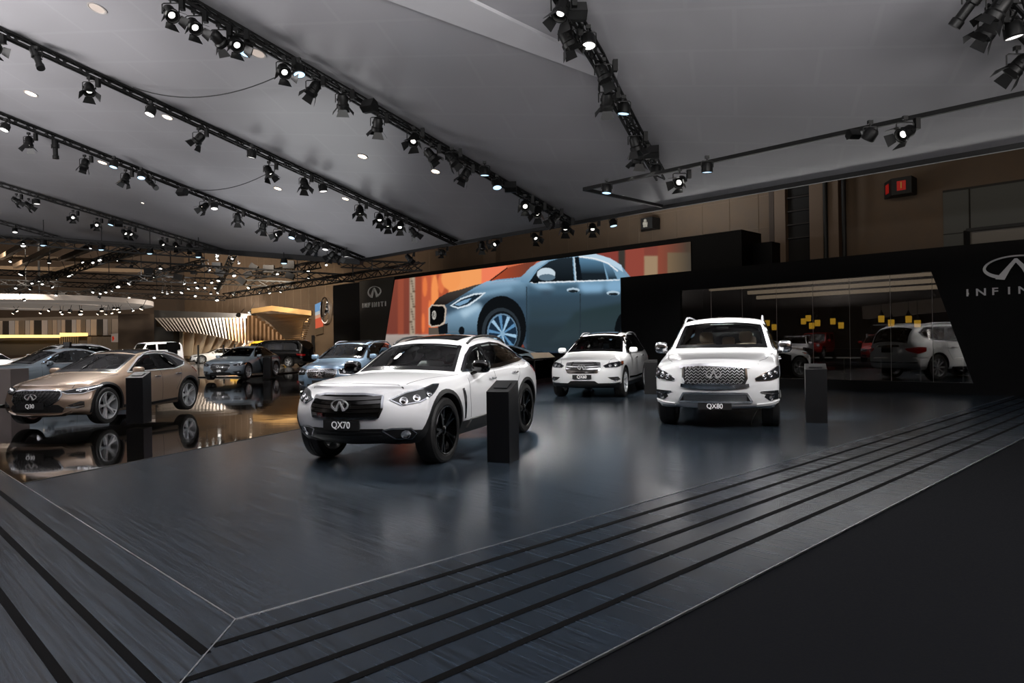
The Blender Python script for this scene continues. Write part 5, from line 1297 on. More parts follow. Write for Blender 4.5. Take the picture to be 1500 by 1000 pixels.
# ------------------------------------------------------------ the tilted fabric canopy
ceil_m = noise_mat('stretched_fabric', '858487', '949397', .25, rough=(.30, .42), spec=.5, detail=2)
N, L, B = nodes(ceil_m)
tc = N.new('ShaderNodeTexCoord'); mp = N.new('ShaderNodeMapping'); mp.inputs['Rotation'].default_value = (0, 0, math.radians(18)); br = N.new('ShaderNodeTexBrick')
br.inputs['Scale'].default_value = .22; br.inputs['Mortar Size'].default_value = .012; br.inputs['Mortar Smooth'].default_value = .6; br.offset = .35
br.inputs['Color1'].default_value = (1, 1, 1, 1); br.inputs['Color2'].default_value = (1, 1, 1, 1); br.inputs['Mortar'].default_value = (1.06, 1.06, 1.06, 1)
L.new(tc.outputs['Object'], mp.inputs[0]); L.new(mp.outputs[0], br.inputs['Vector'])
mx = N.new('ShaderNodeMix'); mx.data_type = 'RGBA'; mx.blend_type = 'MULTIPLY'; mx.inputs[0].default_value = 1.0
src = B.inputs['Base Color'].links[0].from_socket; L.new(src, mx.inputs[6]); L.new(br.outputs[0], mx.inputs[7]); L.new(mx.outputs[2], B.inputs['Base Color'])
edge_m = mat('canopy_edge_black', '0a0a0b', .5)
cornL = pc(530, 381); eL1 = pc(84, 349); eL2 = pc(0, 343.5); eL3 = eL2+(eL2-eL1)*.9
aC, bC = cornL.dot(UA), cornL.dot(UB)
bR = -15
def cp(a, b, d=0): return W(a, b, zceil(a)-d)
poly = [cp(CA, bR), cp(CA, bC), eL1, eL2, eL3, cp(-6, eL3.dot(UB)), cp(-12, 12), cp(-12, bR)]
struct(MB().prism(poly, (0, 0, .12)), 'ceiling', ceil_m)
m = MB(); m.obox(cp(CA, bR, .02), cp(CA, bC, .02), .10, .16); m.obox(cornL, eL1, .3, .42); m.obox(eL1, eL3, .3, .42)
struct(m, 'trim_5', edge_m)
# long shallow bulkhead let into the canopy near the top middle, its lit look put into the colour
s_ = [(418, -60), (902, 118), (905, 101), (574, -60)]
pp = [pc(x, y, .0) for x, y in s_]
struct(MB().prism(pp, (0, 0, -.07)), 'trim_6', mat('canopy_fold_lit', 'b3b2b6', .45))
# round recessed downlights
dl_on = mat('downlight_on', (1, .9, .75), .4, emis=(1, .88, .72), es=2.2); dl_dim = mat('downlight_dim', (.5, .45, .42), .4, emis=(1, .85, .75), es=.28)
for i, (x, y, on, r) in enumerate([(45, 137, 1, .16), (142, 12, 0, .17), (245, 171.5, 1, .14), (150, 238, 1, .15), (377, 78, 0, .17), (407, 276, 1, .13), (531, 229, 1, .14), (638, 251, 1, .13), (506, 291, 1, .12), (209, 297, 1, .06)]):
    q = pc(x, y, .005); nrm = (UA*CS+UZ).normalized(); X = UB.copy(); Y = nrm.cross(X)
    M = Matrix(((X.x, Y.x, nrm.x, q.x), (X.y, Y.y, nrm.y, q.y), (X.z, Y.z, nrm.z, q.z), (0, 0, 0, 1)))
    m = MB(); m.lathe([(r*1.15, .0), (r*1.15, -.012), (r, -.012), (r*.9, .004)], 24, M); m.cm = 1; m.lathe([(r*.92, -.006), (0, -.006)], 24, M)
    o = m.build('downlight', [mat('downlight_rim', 'a09a96', .5), dl_on if on else dl_dim], smooth=30, origin=True)
    tag(o, '%s round recessed downlight in the canopy, counted from the lower left upwards' % ['bright', 'dim upper left', 'bright middle left', 'bright lower left', 'dim', 'small low', 'bright central', 'bright right-hand', 'low central', 'tiny low'][i], 'lamp', 'round downlights in the canopy')

# ------------------------------------------------------------ trusses
truss_m = mat('truss_black', '050505', .5, .0, spec=.3)
def lattice(mb, p0, p1, s=.2, r=.018, step=.32, n4=True):
    p0 = Vector(p0); p1 = Vector(p1); t = (p1-p0).normalized(); x = t.cross(UZ).normalized(); y = x.cross(t)
    cs = [(-1, -1), (1, -1), (1, 1), (-1, 1)] if n4 else [(-1, 1), (1, 1), (0, -1)]
    ch = [x*a*s/2+y*b*s/2 for a, b in cs]
    for c in ch: mb.obox(p0+c, p1+c, r*2, r*2)
    n = max(1, int((p1-p0).length/step)); nn = len(cs)
    for i in range(n):
        a = p0+(p1-p0)*i/n; b = p0+(p1-p0)*(i+1)/n
        for k in range(nn):
            c0, c1 = ch[k], ch[(k+1) % nn]
            if i % 2: c0, c1 = c1, c0
            mb.obox(a+c0, b+c1, r*1.1, r*1.1)
def ceiling_truss(b, a0, a1, label, s=.15):
    m = MB(); lattice(m, cp(a0, b, .02+s/2+.02), cp(a1, b, .02+s/2+.02), s, .022, .26)
    return tag(m.build('lighting_truss', truss_m, origin=True), label, 'truss', 'lighting trusses under the canopy')
def bof(px, py): return pc(px, py, .12).dot(UB)
def aof(px, py): return pc(px, py, .12).dot(UA)
bA, bB, bCc = (bof(0, 42)+bof(655, 353))/2, (bof(272, 0)+bof(833, 324))/2, (bof(0, 170)+bof(525, 376))/2
ceiling_truss(bB, 17.3, -2, 'black lighting truss ending at the canopy edge above the video screen, longest of the row')
ceiling_truss(bA, 17.3, -6, 'black lighting truss running from the upper left corner to the canopy edge')
ceiling_truss(bCc, 17.3, -6, 'black lighting truss under the canopy reaching its far left corner')
p0, p1 = pc(0, 270, .13), pc(335, 370, .13); p0 = p1+(p0-p1)*1.5; m = MB(); lattice(m, p0, p1, .15, .022); tag(m.build('lighting_truss', truss_m, origin=True), 'black lighting truss meeting the left rim of the canopy, with a row of lamps', 'truss', 'lighting trusses under the canopy')
p0, p1 = pc(0, 325, .13), pc(84, 348, .13); p0 = p1+(p0-p1)*1.8; m = MB(); lattice(m, p0, p1, .15, .022, step=.5); tag(m.build('lighting_truss', truss_m, origin=True), 'short black lighting truss at the far left below the canopy rim', 'truss', 'lighting trusses under the canopy')
pl_ = [pc(x, y, .2) for x, y in ((818, -14), (848, 40), (877, 88), (902, 140), (932, 196), (953, 232), (968, 258))]
m = MB()
for a_, b_ in zip(pl_, pl_[1:]): lattice(m, a_, b_, .2, .022, .26)
tag(m.build('lighting_truss', truss_m, origin=True), 'black lighting truss bending down from the top middle to the canopy corner', 'truss', 'lighting trusses under the canopy')
m = MB(); a_, b_ = pc(1462, -10, .25), pc(1510, 40, .25); lattice(m, a_, b_+(b_-a_)*.6, .26, .022, .3); tag(m.build('lighting_truss', truss_m, origin=True), 'piece of black lighting truss in the upper right corner', 'truss', 'lighting trusses under the canopy')
# hanging track frame: horizontal at the height of the canopy edge
zt = CZ-.03
t0 = pz(970, 302, zt); t1 = pz(855, 277, zt); t2 = pz(1500, 137, zt); t2 = t1+(t2-t1)*1.3
m = MB(); m.obox(t0, t1, .07, .08); m.obox(t1, t2, .07, .08)
tag(m.build('lighting_track', truss_m, origin=True), 'thin black lighting track hanging in a corner shape under the canopy', 'track')
# slack cables between trusses
for p, q, sag, lb in (((195, 128), (402, 114), .35, 'slack black cable hanging between the two upper left trusses'), ((235, 262), (388, 256), .45, 'slack black cable hanging between two lower left trusses')):
    a_, b_ = pc(*p, .2), pc(*q, .35); m = MB()
    m.tube([a_+(b_-a_)*i/14-UZ*sag*4*(i/14)*(1-i/14) for i in range(15)], .013, 6); tag(m.build('cable', black, smooth=40, origin=True), lb, 'cable')

# ------------------------------------------------------------ lamps
house_m = mat('lamp_housing', '060606', .45, spec=.35); yoke_m = mat('lamp_yoke', '070707', .5)
lit_w = mat('lamp_glow', (1, 1, 1), .3, emis=(1, .97, .90), es=2.6); lit_d = mat('lamp_glow_low', (.8, .8, .85), .3, emis=(1, .97, .92), es=1.6); lit_b = mat('lamp_glow_blue', (.6, .8, 1), .3, emis=(.50, .75, 1), es=1.6)
door_m = mat('barn_door_leaf', '080808', .4)
def yoke(root, r=.17, drop=.30):
    m = MB(); m.tube([(0, 0, 0), (0, 0, -.09)], .018, 6); m.box((0, 0, .0), (.09, .07, .07)); m.tube([(-r, 0, -drop), (-r, 0, -.11), (-r*.8, 0, -.09), (r*.8, 0, -.09), (r, 0, -.11), (r, 0, -drop)], .012, 6)
    return m.build('yoke', yoke_m, root, smooth=40)
def barn_lamp(glow):
    root = empty('spotlight', (0, 0, 0)); yoke(root)
    m = MB(); m.box((.23, 0, -.12), (.09, .11, .22)); m.build('ballast_box', house_m, root)
    m = MB(); m.lathe([(0, .20), (.09, .19), (.12, .13), (.12, -.02), (.145, -.05), (.145, -.13), (.125, -.13), (.12, -.06)], 18); m.box((0, .0, .06), (.27, .05, .05))
    h = m.build('housing', house_m, root, smooth=35); h.location = (0, 0, -.30)
    m = MB(); m.lathe([(.098, -.05), (.06, -.062), (0, -.064)], 18); m.build('lens', glow, h, smooth=60)
    for k in range(4):
        R = Matrix.Rotation(k*PI/2, 4, 'Z') @ Matrix.Translation((0, .135, -.13)) @ Matrix.Rotation(math.radians(38 if k % 2 else 22), 4, 'X')
        w_ = .12 if k % 2 else .15
        m = MB(); m.prism([Vector((-.09, 0, 0)), Vector((.09, 0, 0)), Vector((w_, 0, -.17)), Vector((-w_, 0, -.17))], (0, .006, 0)); m.v = [R @ p for p in m.v]; m.build('barn_door', door_m, h)
    return root
def par_lamp(glow):
    root = empty('wash_light', (0, 0, 0)); yoke(root, .14, .24)
    m = MB(); m.lathe([(0, .12), (.10, .11), (.13, .06), (.135, -.10), (.12, -.12), (.12, -.09)], 20); h = m.build('housing', house_m, root, smooth=35); h.location = (0, 0, -.24)
    m = MB(); m.lathe([(.12, -.105), (0, -.11)], 20); m.build('lens', glow, h, smooth=60)
    return root
def profile_lamp(glow):
    root = empty('profile_spotlight', (0, 0, 0)); yoke(root, .13, .24)
    m = MB(); m.lathe([(0, .32), (.08, .31), (.10, .26), (.10, .02), (.075, .0), (.075, -.22), (.095, -.24), (.095, -.34), (.08, -.34)], 16); m.box((0, 0, .0), (.24, .03, .04)); h = m.build('housing', house_m, root, smooth=35); h.location = (0, 0, -.24)
    m = MB(); m.lathe([(.08, -.32), (0, -.33)], 16); m.build('lens', glow, h, smooth=60)
    return root
def speaker_box(glow):
    root = empty('loudspeaker', (0, 0, 0))
    m = MB(); m.tube([(-.2, 0, -.14), (-.2, 0, 0), (.2, 0, 0), (.2, 0, -.14)], .015, 6); m.build('yoke', yoke_m, root)
    m = MB(); m.prism([(-.17, -.16, 0), (.17, -.16, 0), (.20, .05, 0), (.11, .19, 0), (-.11, .19, 0), (-.20, .05, 0)], (0, 0, .46)); m.v = [Matrix.Rotation(PI/2, 4, 'Y') @ (p-Vector((0, 0, .23))) for p in m.v]
    h = m.build('housing', house_m, root); h.location = (0, 0, -.20)
    m = MB(); m.box((0, -.163, 0), (.0, 0, 0)) if 0 else m.box((0, -.165, 0), (.44, .01, .30)); m.build('grille', mat('speaker_grille', '1a1a1b', .7), h)
    return root
PROTO = {}
def lamp(kind, glow): 
    k = (kind, glow.name)
    if k not in PROTO: PROTO[k] = {'b': barn_lamp, 'p': par_lamp, 'f': profile_lamp, 's': speaker_box}[kind](glow); return PROTO[k]
    return copy_tree(PROTO[k])
ORD = ['first', 'second', 'third', 'fourth', 'fifth', 'sixth', 'seventh', 'eighth', 'ninth', 'tenth', 'eleventh', 'twelfth', 'thirteenth', 'fourteenth', 'fifteenth', 'sixteenth', 'seventeenth', 'eighteenth', 'nineteenth', 'twentieth', 'twenty-first', 'twenty-second', 'twenty-third', 'twenty-fourth']
TG = [Vector((-1.1, 9.9, .8)), Vector((3.9, 13, .9)), Vector((2.5, 19.2, .8)), Vector((-8.3, 14.6, .7)), Vector((-4.6, 20.7, .8)), Vector((-12.1, 31.5, .7)), Vector((-.7, 30, .7)), Vector((-15, 22.6, .7)), Vector((4.9, 15.2, 1.1)), W(SA-.1, vb(549, 430), 4.4), W(WA-.1, 3.4, 2.8), Vector((1.4, 13.2, 0)), Vector((-.2, 18, 0)), Vector((4.6, 17.5, 0)), Vector((-3.5, 12.5, 0))]
KN = {'b': 'black barn-door spotlight', 'p': 'round black wash light', 'f': 'long black profile spotlight', 's': 'black loudspeaker box'}
LIGHTN = [0]
def shine(head, pos, target, power, size=32, col=(1, .97, .93), blend=.6, r=.2):
    l = bpy.data.lights.new('beam', 'SPOT'); l.energy = power; l.spot_size = math.radians(size); l.spot_blend = blend; l.color = col; l.shadow_soft_size = r
    o = bpy.data.objects.new('beam', l); COL.objects.link(o); o.parent = head; o.location = (0, 0, -.19); LIGHTN[0] += 1
def aim(h, pos, target):
    d = (target-pos).normalized(); h.rotation_euler = d.to_track_quat('-Z', 'Y').to_euler()
def hang(items, where, track='canopy', scale=1.0):
    sc0 = scale
    """items: (px, py, kind, glow, target index or None, power)"""
    n = {}
    for it in items:
        px, py, kind, g = it[:4]; scale = sc0*(.5 if kind == 's' and track == 'track' else .72 if kind == 's' else 1); tgt = it[4] if len(it) > 4 else None; pw = it[5] if len(it) > 5 else 0
        drop = .30*scale
        if track == 'canopy': q = pc(px, py, .24+drop)
        elif track == 'edge': q = pc(px, py, .10+drop); q = pa(px, py, CA)
        else: q = pz(px, py, zt-.035-drop)
        o = lamp(kind, {2: lit_w, 1: lit_d, 3: lit_b, 0: lit_d}[g]); top = q+UZ*drop
        if track == 'edge': top.z = min(top.z, CZ-.03)
        o.location = top; o.scale = (scale,)*3
        h = [c for c in o.children if c.name.startswith('housing')][0]
        i = n.get('n', 0); n['n'] = i+1
        if tgt is None:
            T = min(TG[:8], key=lambda t: (t-q).length+random.uniform(0, 6))+Vector((random.uniform(-1, 1), random.uniform(-2, 1), 0))
        else: T = TG[tgt]
        if kind == 's': h.rotation_euler = (math.radians(-30), 0, random.uniform(-.5, .5))
        else:
            if kind == 'p' and tgt is None: T = q+Vector((random.uniform(-1, 1), random.uniform(-2.0, .5), -5))
            aim(h, q, T)
            if g == 1 and tgt is None: pass
        o.rotation_euler = (0, 0, 0)
        if pw: shine(h, q, T, pw*SPOT_POWER)
        tag(o, '%s, %s from the upper end of %s' % (KN[kind], ORD[i], where), 'speaker' if kind == 's' else 'spotlight', 'lamps on '+where)
hang([(250, 20, 'b', 2, 0, 1.3), (346, 64, 'b', 1, 0, .9), (361, 76, 'p', 3), (416, 104, 'b', 1, 0, .6), (438, 107, 'p', 3), (459, 131, 'b', 1, 3, .8), (502, 150, 'b', 1, 4, .7), (541, 160, 's', 0), (553, 184, 'b', 2, 4, .9), (606, 205, 'b', 1, 14, .7), (631, 228, 'b', 1, 2, .8), (662, 234, 'b', 1), (681, 257, 'b', 1), (710, 254, 'p', 3), (728, 273, 'p', 3), (748, 278, 's', 0), (769, 301, 'b', 2, 11, 1.0), (787, 311, 'b', 2, 12, 1.0), (812, 320, 'b', 1), (828, 333, 'b', 1)], 'the longest canopy truss')
hang([(54, 88, 'f', 0), (221, 166, 'p', 0), (291, 204, 'b', 1), (369, 228, 'p', 0), (394, 252, 'b', 2, 4, .7), (446, 270, 'b', 1), (473, 278, 'p', 1), (527, 309, 'b', 2, 4, .6), (556, 320, 'b', 1), (568, 328, 'b', 1), (586, 331, 'b', 2), (606, 341, 'b', 1)], 'the upper left truss')
hang([(8, 189, 'p', 0), (42, 209, 'b', 2), (81, 220, 'f', 0), (124, 241, 'b', 1), (167, 243, 'p', 3), (184, 262, 'b', 2), (207, 259, 'p', 3), (222, 271, 'f', 0), (267, 284, 's', 0), (299, 303, 'b', 2), (314, 304, 'p', 1), (348, 320, 'b', 2, 5, .8), (385, 333, 'b', 2), (407, 343, 'b', 1), (428, 347, 'p', 3), (440, 352, 's', 0), (452, 362, 'b', 1), (463, 364, 'b', 1), (477, 364, 'p', 1), (485, 374, 'b', 2), (494, 377, 'b', 2), (507, 374, 'p', 0)], 'the third truss from the right')
hang([(24, 294, 'b', 1), (42, 301, 'b', 2), (54, 297, 'p', 1), (107, 318, 'b', 1), (142, 329, 'b', 1), (163, 328, 'p', 3), (174, 330, 's', 0), (183, 341, 'b', 2), (191, 342, 'b', 1), (238, 357, 'b', 2, 5, 1.0), (258, 360, 'b', 2), (278, 362, 'b', 1)], 'the truss meeting the left rim', scale=.95)
hang([(22, 339, 'p', 1)], 'the short far left truss', scale=.95)
hang([(822, 16, 'b', 2, 0, 1.2), (845, 24, 's', 0), (832, 60, 'b', 2, 1, 1.3), (862, 64, 'p', 2), (884, 110, 'b', 2, 1, 1.0), (889, 150, 'b', 1, 2, 1.0), (914, 163, 'p', 3), (931, 212, 'b', 1, 13, .8), (935, 230, 'b', 2, 2, 1.0), (955, 228, 's', 0), (961, 252, 'p', 1)], 'the bending truss')
hang([(1422, 12, 'f', 0), (1449, 42, 'b', 1, 1, 1.4), (1484, 50, 'p', 0), (1490, 98, 'b', 1, 1, .8), (1462, 14, 'b', 1)], 'the upper right truss piece')
hang([(889, 280, 'p', 3), (996, 266, 'b', 2, 0), (1036, 249, 'p', 3), (1250, 201, 's', 0), (1275, 201, 'p', 2, 8, .9), (1326, 195, 'b', 2, 0, .25)], 'the thin corner-shaped track', track='track', scale=.9)
hang([(599, 378, 'b', 2), (648, 370, 'b', 1, 9, .8), (706, 360, 'b', 0), (726, 357, 'b', 2), (784, 347, 'b', 1), (868, 332, 'b', 1), (898, 322, 'p', 3), (724, 0, 's', 0)][:7], 'the canopy back rim', track='edge', scale=.9)

# lamps added above the viewer and before the cars to brighten them
for i, (a_, b_, t_, pw) in enumerate(((5.5, bB, 0, 1.6), (3.0, bB, 1, 2.2), (1.5, bB, 2, 2.6), (0.5, bB, 3, 2.2), (5.0, bA, 3, 1.8), (3.0, bA, 0, 1.5), (1.0, bA, 4, 2.4), (4.0, -2.0, 1, 1.8), (2.0, -2.0, 2, 2.0), (2.0, bA, 7, 2.2), (6.0, bB, 6, 4.0), (9.0, -3.0, 10, .5), (7.0, -1.0, 0, 1.2), (9.0, -1.5, 1, 1.2))):
    o = lamp('b', lit_d); q = cp(a_, b_, .55); o.location = q+UZ*.3
    h = [c for c in o.children if c.name.startswith('housing')][0]; aim(h, q, TG[t_]); shine(h, q, TG[t_], pw*.8*SPOT_POWER, size=26 if t_ != 0 else 40)
    tag(o, '%s added barn-door spotlight above the viewer, aimed forward at the cars' % ORD[i], 'spotlight', 'added spotlights above the viewer')

# ------------------------------------------------------------ the rest of the hall, left background
def fy(px, py, Y): return py_(px, py, Y)
def quad(name, pts, Y, m, d=.2, kind='structure', label=None, cat=None):
    P = [fy(x, y, Y) for x, y in pts]; o = MB().prism(P, (0, d, 0)).build(name, m, origin=(kind != 'structure'))
    return tag(o, label, cat, None, kind if kind == 'structure' else None)
# far lighting trusses
FT = [((170, 386, 40), (520, 408, 40), 'the upper far truss left of the video wall'), ((0, 399, 50), (436, 417, 50), 'the long far truss across the left of the hall'), ((0, 413, 58), (305, 424, 58), 'the third far truss down at the left'), ((0, 426, 66), (330, 437, 66), 'the lowest far truss at the left'),
      ((330, 434, 52), (618, 390, 34), 'the far truss slanting up to the right beside the video wall'), ((500, 386, 36), (618, 391, 34), 'the short far truss under the canopy corner'), ((10, 427, 66), (205, 364, 36), 'the long slanting far truss at the left'), ((120, 430, 66), (300, 385, 42), 'the middle slanting far truss'), ((319, 427, 60), (341, 379, 40), 'the steep far truss carrying black boxes'), ((372, 405, 46), (470, 387, 38), 'the small slanting far truss above the wooden shell'), ((0, 350, 33), (300, 372, 33), 'the dark truss right below the canopy rim')]
for p, q, lb in FT:
    m = MB(); a_, b_ = fy(*p), fy(*q); s = .38
    lattice(m, a_, b_, s, .035, .7, n4=False)
    n = 5
    tag(m.build('hall_truss', truss_m, origin=True), 'black lattice truss, '+lb, 'truss', 'far lattice trusses of the hall')
# hangers
hm = MB()
for x, y, Y in ((72, 415, 50), (207, 405, 50), (110, 402, 50), (250, 395, 40), (277, 388, 40), (436, 417, 50), (545, 395, 34.5), (517, 400, 36), (38, 420, 58), (160, 420, 58), (230, 432, 66), (300, 430, 66)):
    p = fy(x, y, Y); hm.tube([p, Vector((p.x, p.y, 16.9))], .03, 5)
struct(hm, 'trim_7', truss_m)
# roof beams
bm_ = MB()
for (x0, y0, Y0_), (x1, y1, Y1_) in (((0, 378, 60), (60, 345, 40)), ((22, 390, 62), (90, 358, 40)), ((88, 380, 60), (140, 360, 42)), ((0, 392, 70), (230, 397, 70)), ((0, 376, 60), (200, 384, 60)), ((60, 400, 75), (300, 350, 40))):
    bm_.obox(fy(x0, y0, Y0_), fy(x1, y1, Y1_), .35, .35)
struct(bm_, 'ceiling_beams', mat('roof_beam', '51412f', .7))
# small lamps of the far hall
def far_lamp(glow):
    root = empty('hall_spotlight', (0, 0, 0)); m = MB(); m.lathe([(0, .30), (.16, .28), (.2, .1), (.22, 0), (.2, -.02)], 10); m.tube([(0, 0, .3), (0, 0, 1.5)], .025, 5); m.build('housing', house_m, root, smooth=40)
    m = MB(); m.sup((0, 0, -.0), (.34, .34, .14), .9, 5); m.build('lens', glow, root, smooth=60); return root
far_w = mat('far_glow', (1, 1, 1), .3, emis=(1, .97, .92), es=5.0); far_warm = mat('far_glow_warm', (1, .8, .6), .3, emis=(1, .82, .62), es=5.0)
L1 = [(15, 383), (34, 359, 1.6), (72, 384.6, 1.2), (31, 402, 1.7), (121, 384), (136, 384.6), (146, 381, 1.2), (172, 381, 1.2), (133, 364), (57, 411.6), (47, 415), (23, 422), (44, 423, 1.2), (62, 416), (83, 409), (101, 404, 1.3), (106, 401.6), (77, 420.6), (31, 431), (82, 432.6), (136, 428), (147, 430), (145, 436), (155, 428), (164, 426), (173, 420, 1.3), (36, 440),
      (192, 391.6, 1.1), (235, 394, 1.1), (189, 415.6, 1.3), (226, 406), (270, 415.6), (286, 414), (289, 421.6, 1.1), (300, 421.6), (310, 414), (315, 422), (297, 389, 1.1), (307, 395), (305, 399), (318, 375, 1.2), (318, 380), (340, 379), (343, 403.6, 1.3), (320, 411, 1.2), (276, 423), (266, 428.5, 1.1), (252, 428), (238, 428), (245, 430), (286, 433.6), (309, 430), (319, 429), (318, 439.6, 1.2), (342, 431, 1.1), (226, 436), (195, 455),
      (407, 402, 1.2), (452, 397.6, 1.2), (452, 408, 1.2), (380, 429.4), (395, 429), (411, 427.6), (478, 388), (365, 457.6), (350, 385.6)]
L2 = [(19, 459), (25, 455.6), (59, 458.6), (71, 455), (89, 457), (91, 460), (102, 457, 1.2), (118, 460, 1.4), (119, 455.6), (143, 460), (149, 455, 1.2), (155, 460), (167, 452.6), (173, 452.6), (164, 458.6), (175, 457), (172, 453), (189, 436), (207, 452.5, 1.3), (364, 421.6, 1.2)]
L3 = [(64, 359), (149, 365.5), (220, 371), (291, 376), (416, 385)]
def nth(i):
    i += 1; return '%d%s' % (i, 'th' if 10 <= i % 100 <= 20 else {1: 'st', 2: 'nd', 3: 'rd'}.get(i % 10, 'th'))
pr = None
allL = sorted([(p, far_w, 50) for p in L1]+[(p, far_warm, 66) for p in L2], key=lambda t: t[0][0])
protos = {}
for i, (p, g, Y) in enumerate(allL):
    if g.name in protos: o = copy_tree(protos[g.name])
    else: o = far_lamp(g); protos[g.name] = o
    if p[1] < 400: Y = 42
    sz = (p[2] if len(p) > 2 else .9)*Y/66
    o.location = fy(p[0], p[1], Y); o.scale = (sz*.78,)*3; o.rotation_euler = (math.radians(random.uniform(-35, 10)), math.radians(random.uniform(-35, 35)), 0)
    tag(o, '%s small glowing %shall lamp from the left in the far truss grid' % (nth(i), 'warm ' if g is far_warm else ''), 'spotlight', 'small glowing lamps of the far hall')
pr = None
for i, p in enumerate(L3):
    o = far_lamp(lit_b) if pr is None else copy_tree(pr)
    pr = pr or o; o.location = fy(p[0], p[1], 33); o.scale = (.8,)*3
    tag(o, '%s bluish round lamp from the left just below the canopy rim' % ORD[i], 'spotlight', 'bluish lamps below the canopy rim')
# black boxes hung in the grid
for i, (x, y, Y, w_) in enumerate(((92, 432, 66, 9), (219, 397, 42, 12), (262, 406, 44, 12), (284, 399, 44, 7), (394, 394, 42, 15), (423, 388, 40, 16), (425, 404, 40, 12), (372, 391, 42, 11), (364, 402, 42, 11), (354, 411, 42, 12), (323, 400, 42, 13), (318, 389, 42, 12))):
    k = Y/1025; m = MB(); m.box((0, 0, 0), (w_*k, .5, w_*k*.72)); o = m.build('hanging_box', house_m); o.location = fy(x, y, Y); o.rotation_euler = (0, math.radians([0, 0, 12, 0, 0, 0, 20, 30, -25, 35, 20, 0][i]), .2)
    tag(o, '%s black equipment box from the left hung among the far trusses' % ORD[[0, 1, 2, 3, 9, 11, 10, 8, 7, 6, 5, 4][i]], 'equipment', 'black boxes hung among the far trusses')

# round pale ceiling disc and the display stand under it, far left
m = MB(); M = Matrix.Translation((-44.5, 66, 5.6)); m.lathe([(0, 0), (9.6, 0), (9.6, .45), (0, .45)], 48, M); m.lathe([(5.2, -.02), (5.5, -.02), (5.5, -.08), (5.2, -.08)], 48, M, closed=True)
o = m.build('ceiling_disc', mat('pale_disc', 'b0a69e', .6, emis='b0a69e', es=.25), smooth=30, origin=True); tag(o, 'large pale round ceiling disc hung over the far left stand', 'ceiling')
m = MB(); m.tube([(-44.5, 66, 6.0), (-44.5, 66, 16.9)], .1, 6); tag(m.build('disc_hanger', black, origin=True), 'black rod carrying the pale round ceiling disc', 'rod')
YS = 80
cols_ = ['8a7c70', '7d7672', '98887a', '2a2420', '8f8b8c', '9c8a78', '5e5348', '8b8480', 'a08f7e', '1d1a18', '938c8a', '6f6357']
random.seed(11); x = -14; i = 0; wm = {}
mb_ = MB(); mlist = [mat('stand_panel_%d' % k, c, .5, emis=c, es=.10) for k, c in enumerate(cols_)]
while x < 172:
    w_ = random.choice([7, 9, 11, 6]); c = i % len(cols_); mb_.cm = c
    P = [fy(x, 470-(x/172)*3, YS), fy(x+w_-.8, 470-(x/172)*3, YS), fy(x+w_-.8, 491, YS), fy(x, 491, YS)]; mb_.prism(P, (0, .3+.2*(i % 2), 0)); x += w_; i += 1
struct(mb_, 'wall_stand_panels', mlist)
quad('wall_stand_lower', [(-20, 494), (86, 494), (86, 520), (-20, 520)], YS-.5, mat('stand_brown', '4a4238', .7))
quad('wall_stand_back', [(-20, 466), (174, 462), (174, 520), (-20, 520)], YS+1, mat('stand_back', '6a5f55', .7))
m = MB()
for k in range(9): P = [fy(87+k*3.2, 492, YS-1), fy(88.6+k*3.2, 492, YS-1), fy(88.6+k*3.2, 514, YS-1), fy(87+k*3.2, 514, YS-1)]; m.prism(P, (0, .2, 0))
struct(m, 'wall_stand_slats', mat('stand_slat', '9b9186', .5))
m = MB()
for k in range(6): P = [fy(128+k*7.4, 493, YS-1), fy(134+k*7.4, 493, YS-1), fy(134+k*7.4, 516, YS-1), fy(128+k*7.4, 516, YS-1)]; m.prism(P, (0, .4, 0))
struct(m, 'wall_stand_lockers', mat('stand_locker', '93806b', .5, emis='93806b', es=.12))
gold = mat('gold_light_strip', (1, .7, .25), .4, emis=(1, .66, .26), es=1.35)
m = MB()
for k in range(64):
    x = -2+k*2.03; y = 492.5 if x < 86 else 489.5
    m.prism([fy(x, y-2.2, YS-1.6), fy(x+1.5, y-2.2, YS-1.6), fy(x+1.5, y+2, YS-1.6), fy(x, y+2, YS-1.6)], (0, .2, 0))
m.prism([fy(-8, 493.6, YS-1.4), fy(127, 491, YS-1.4), fy(127, 492, YS-1.4), fy(-8, 495, YS-1.4)], (0, .2, 0))
tag(m.build('light_ribbon', gold, origin=True), 'golden glowing ribbon of light slats along the far left stand', 'lamp')
quad('brand_box', [(163, 489), (173, 488), (173, 501), (163, 501)], YS-2, mat('pale_box', 'b8a89a', .5, emis='b8a89a', es=.3), .95, kind='thing', label='pale box with a red and white mark at the end of the far left stand', cat='sign')
m = MB(); m.prism([fy(164.5, 493, YS-2.1), fy(166.3, 492, YS-2.1), fy(167.5, 496, YS-2.1), fy(165, 500, YS-2.1)], (0, -.05, 0)); m.build('red_mark', mat('red_mark', 'c03018', .5, emis='c03018', es=.5), bpy.data.objects['brand_box']).location = -bpy.data.objects['brand_box'].location
quad('wall_beige_box', [(173, 459.5), (226, 459.5), (226, 530), (173, 530)], 74, mat('beige_box', '7a6a5c', .6), 5)
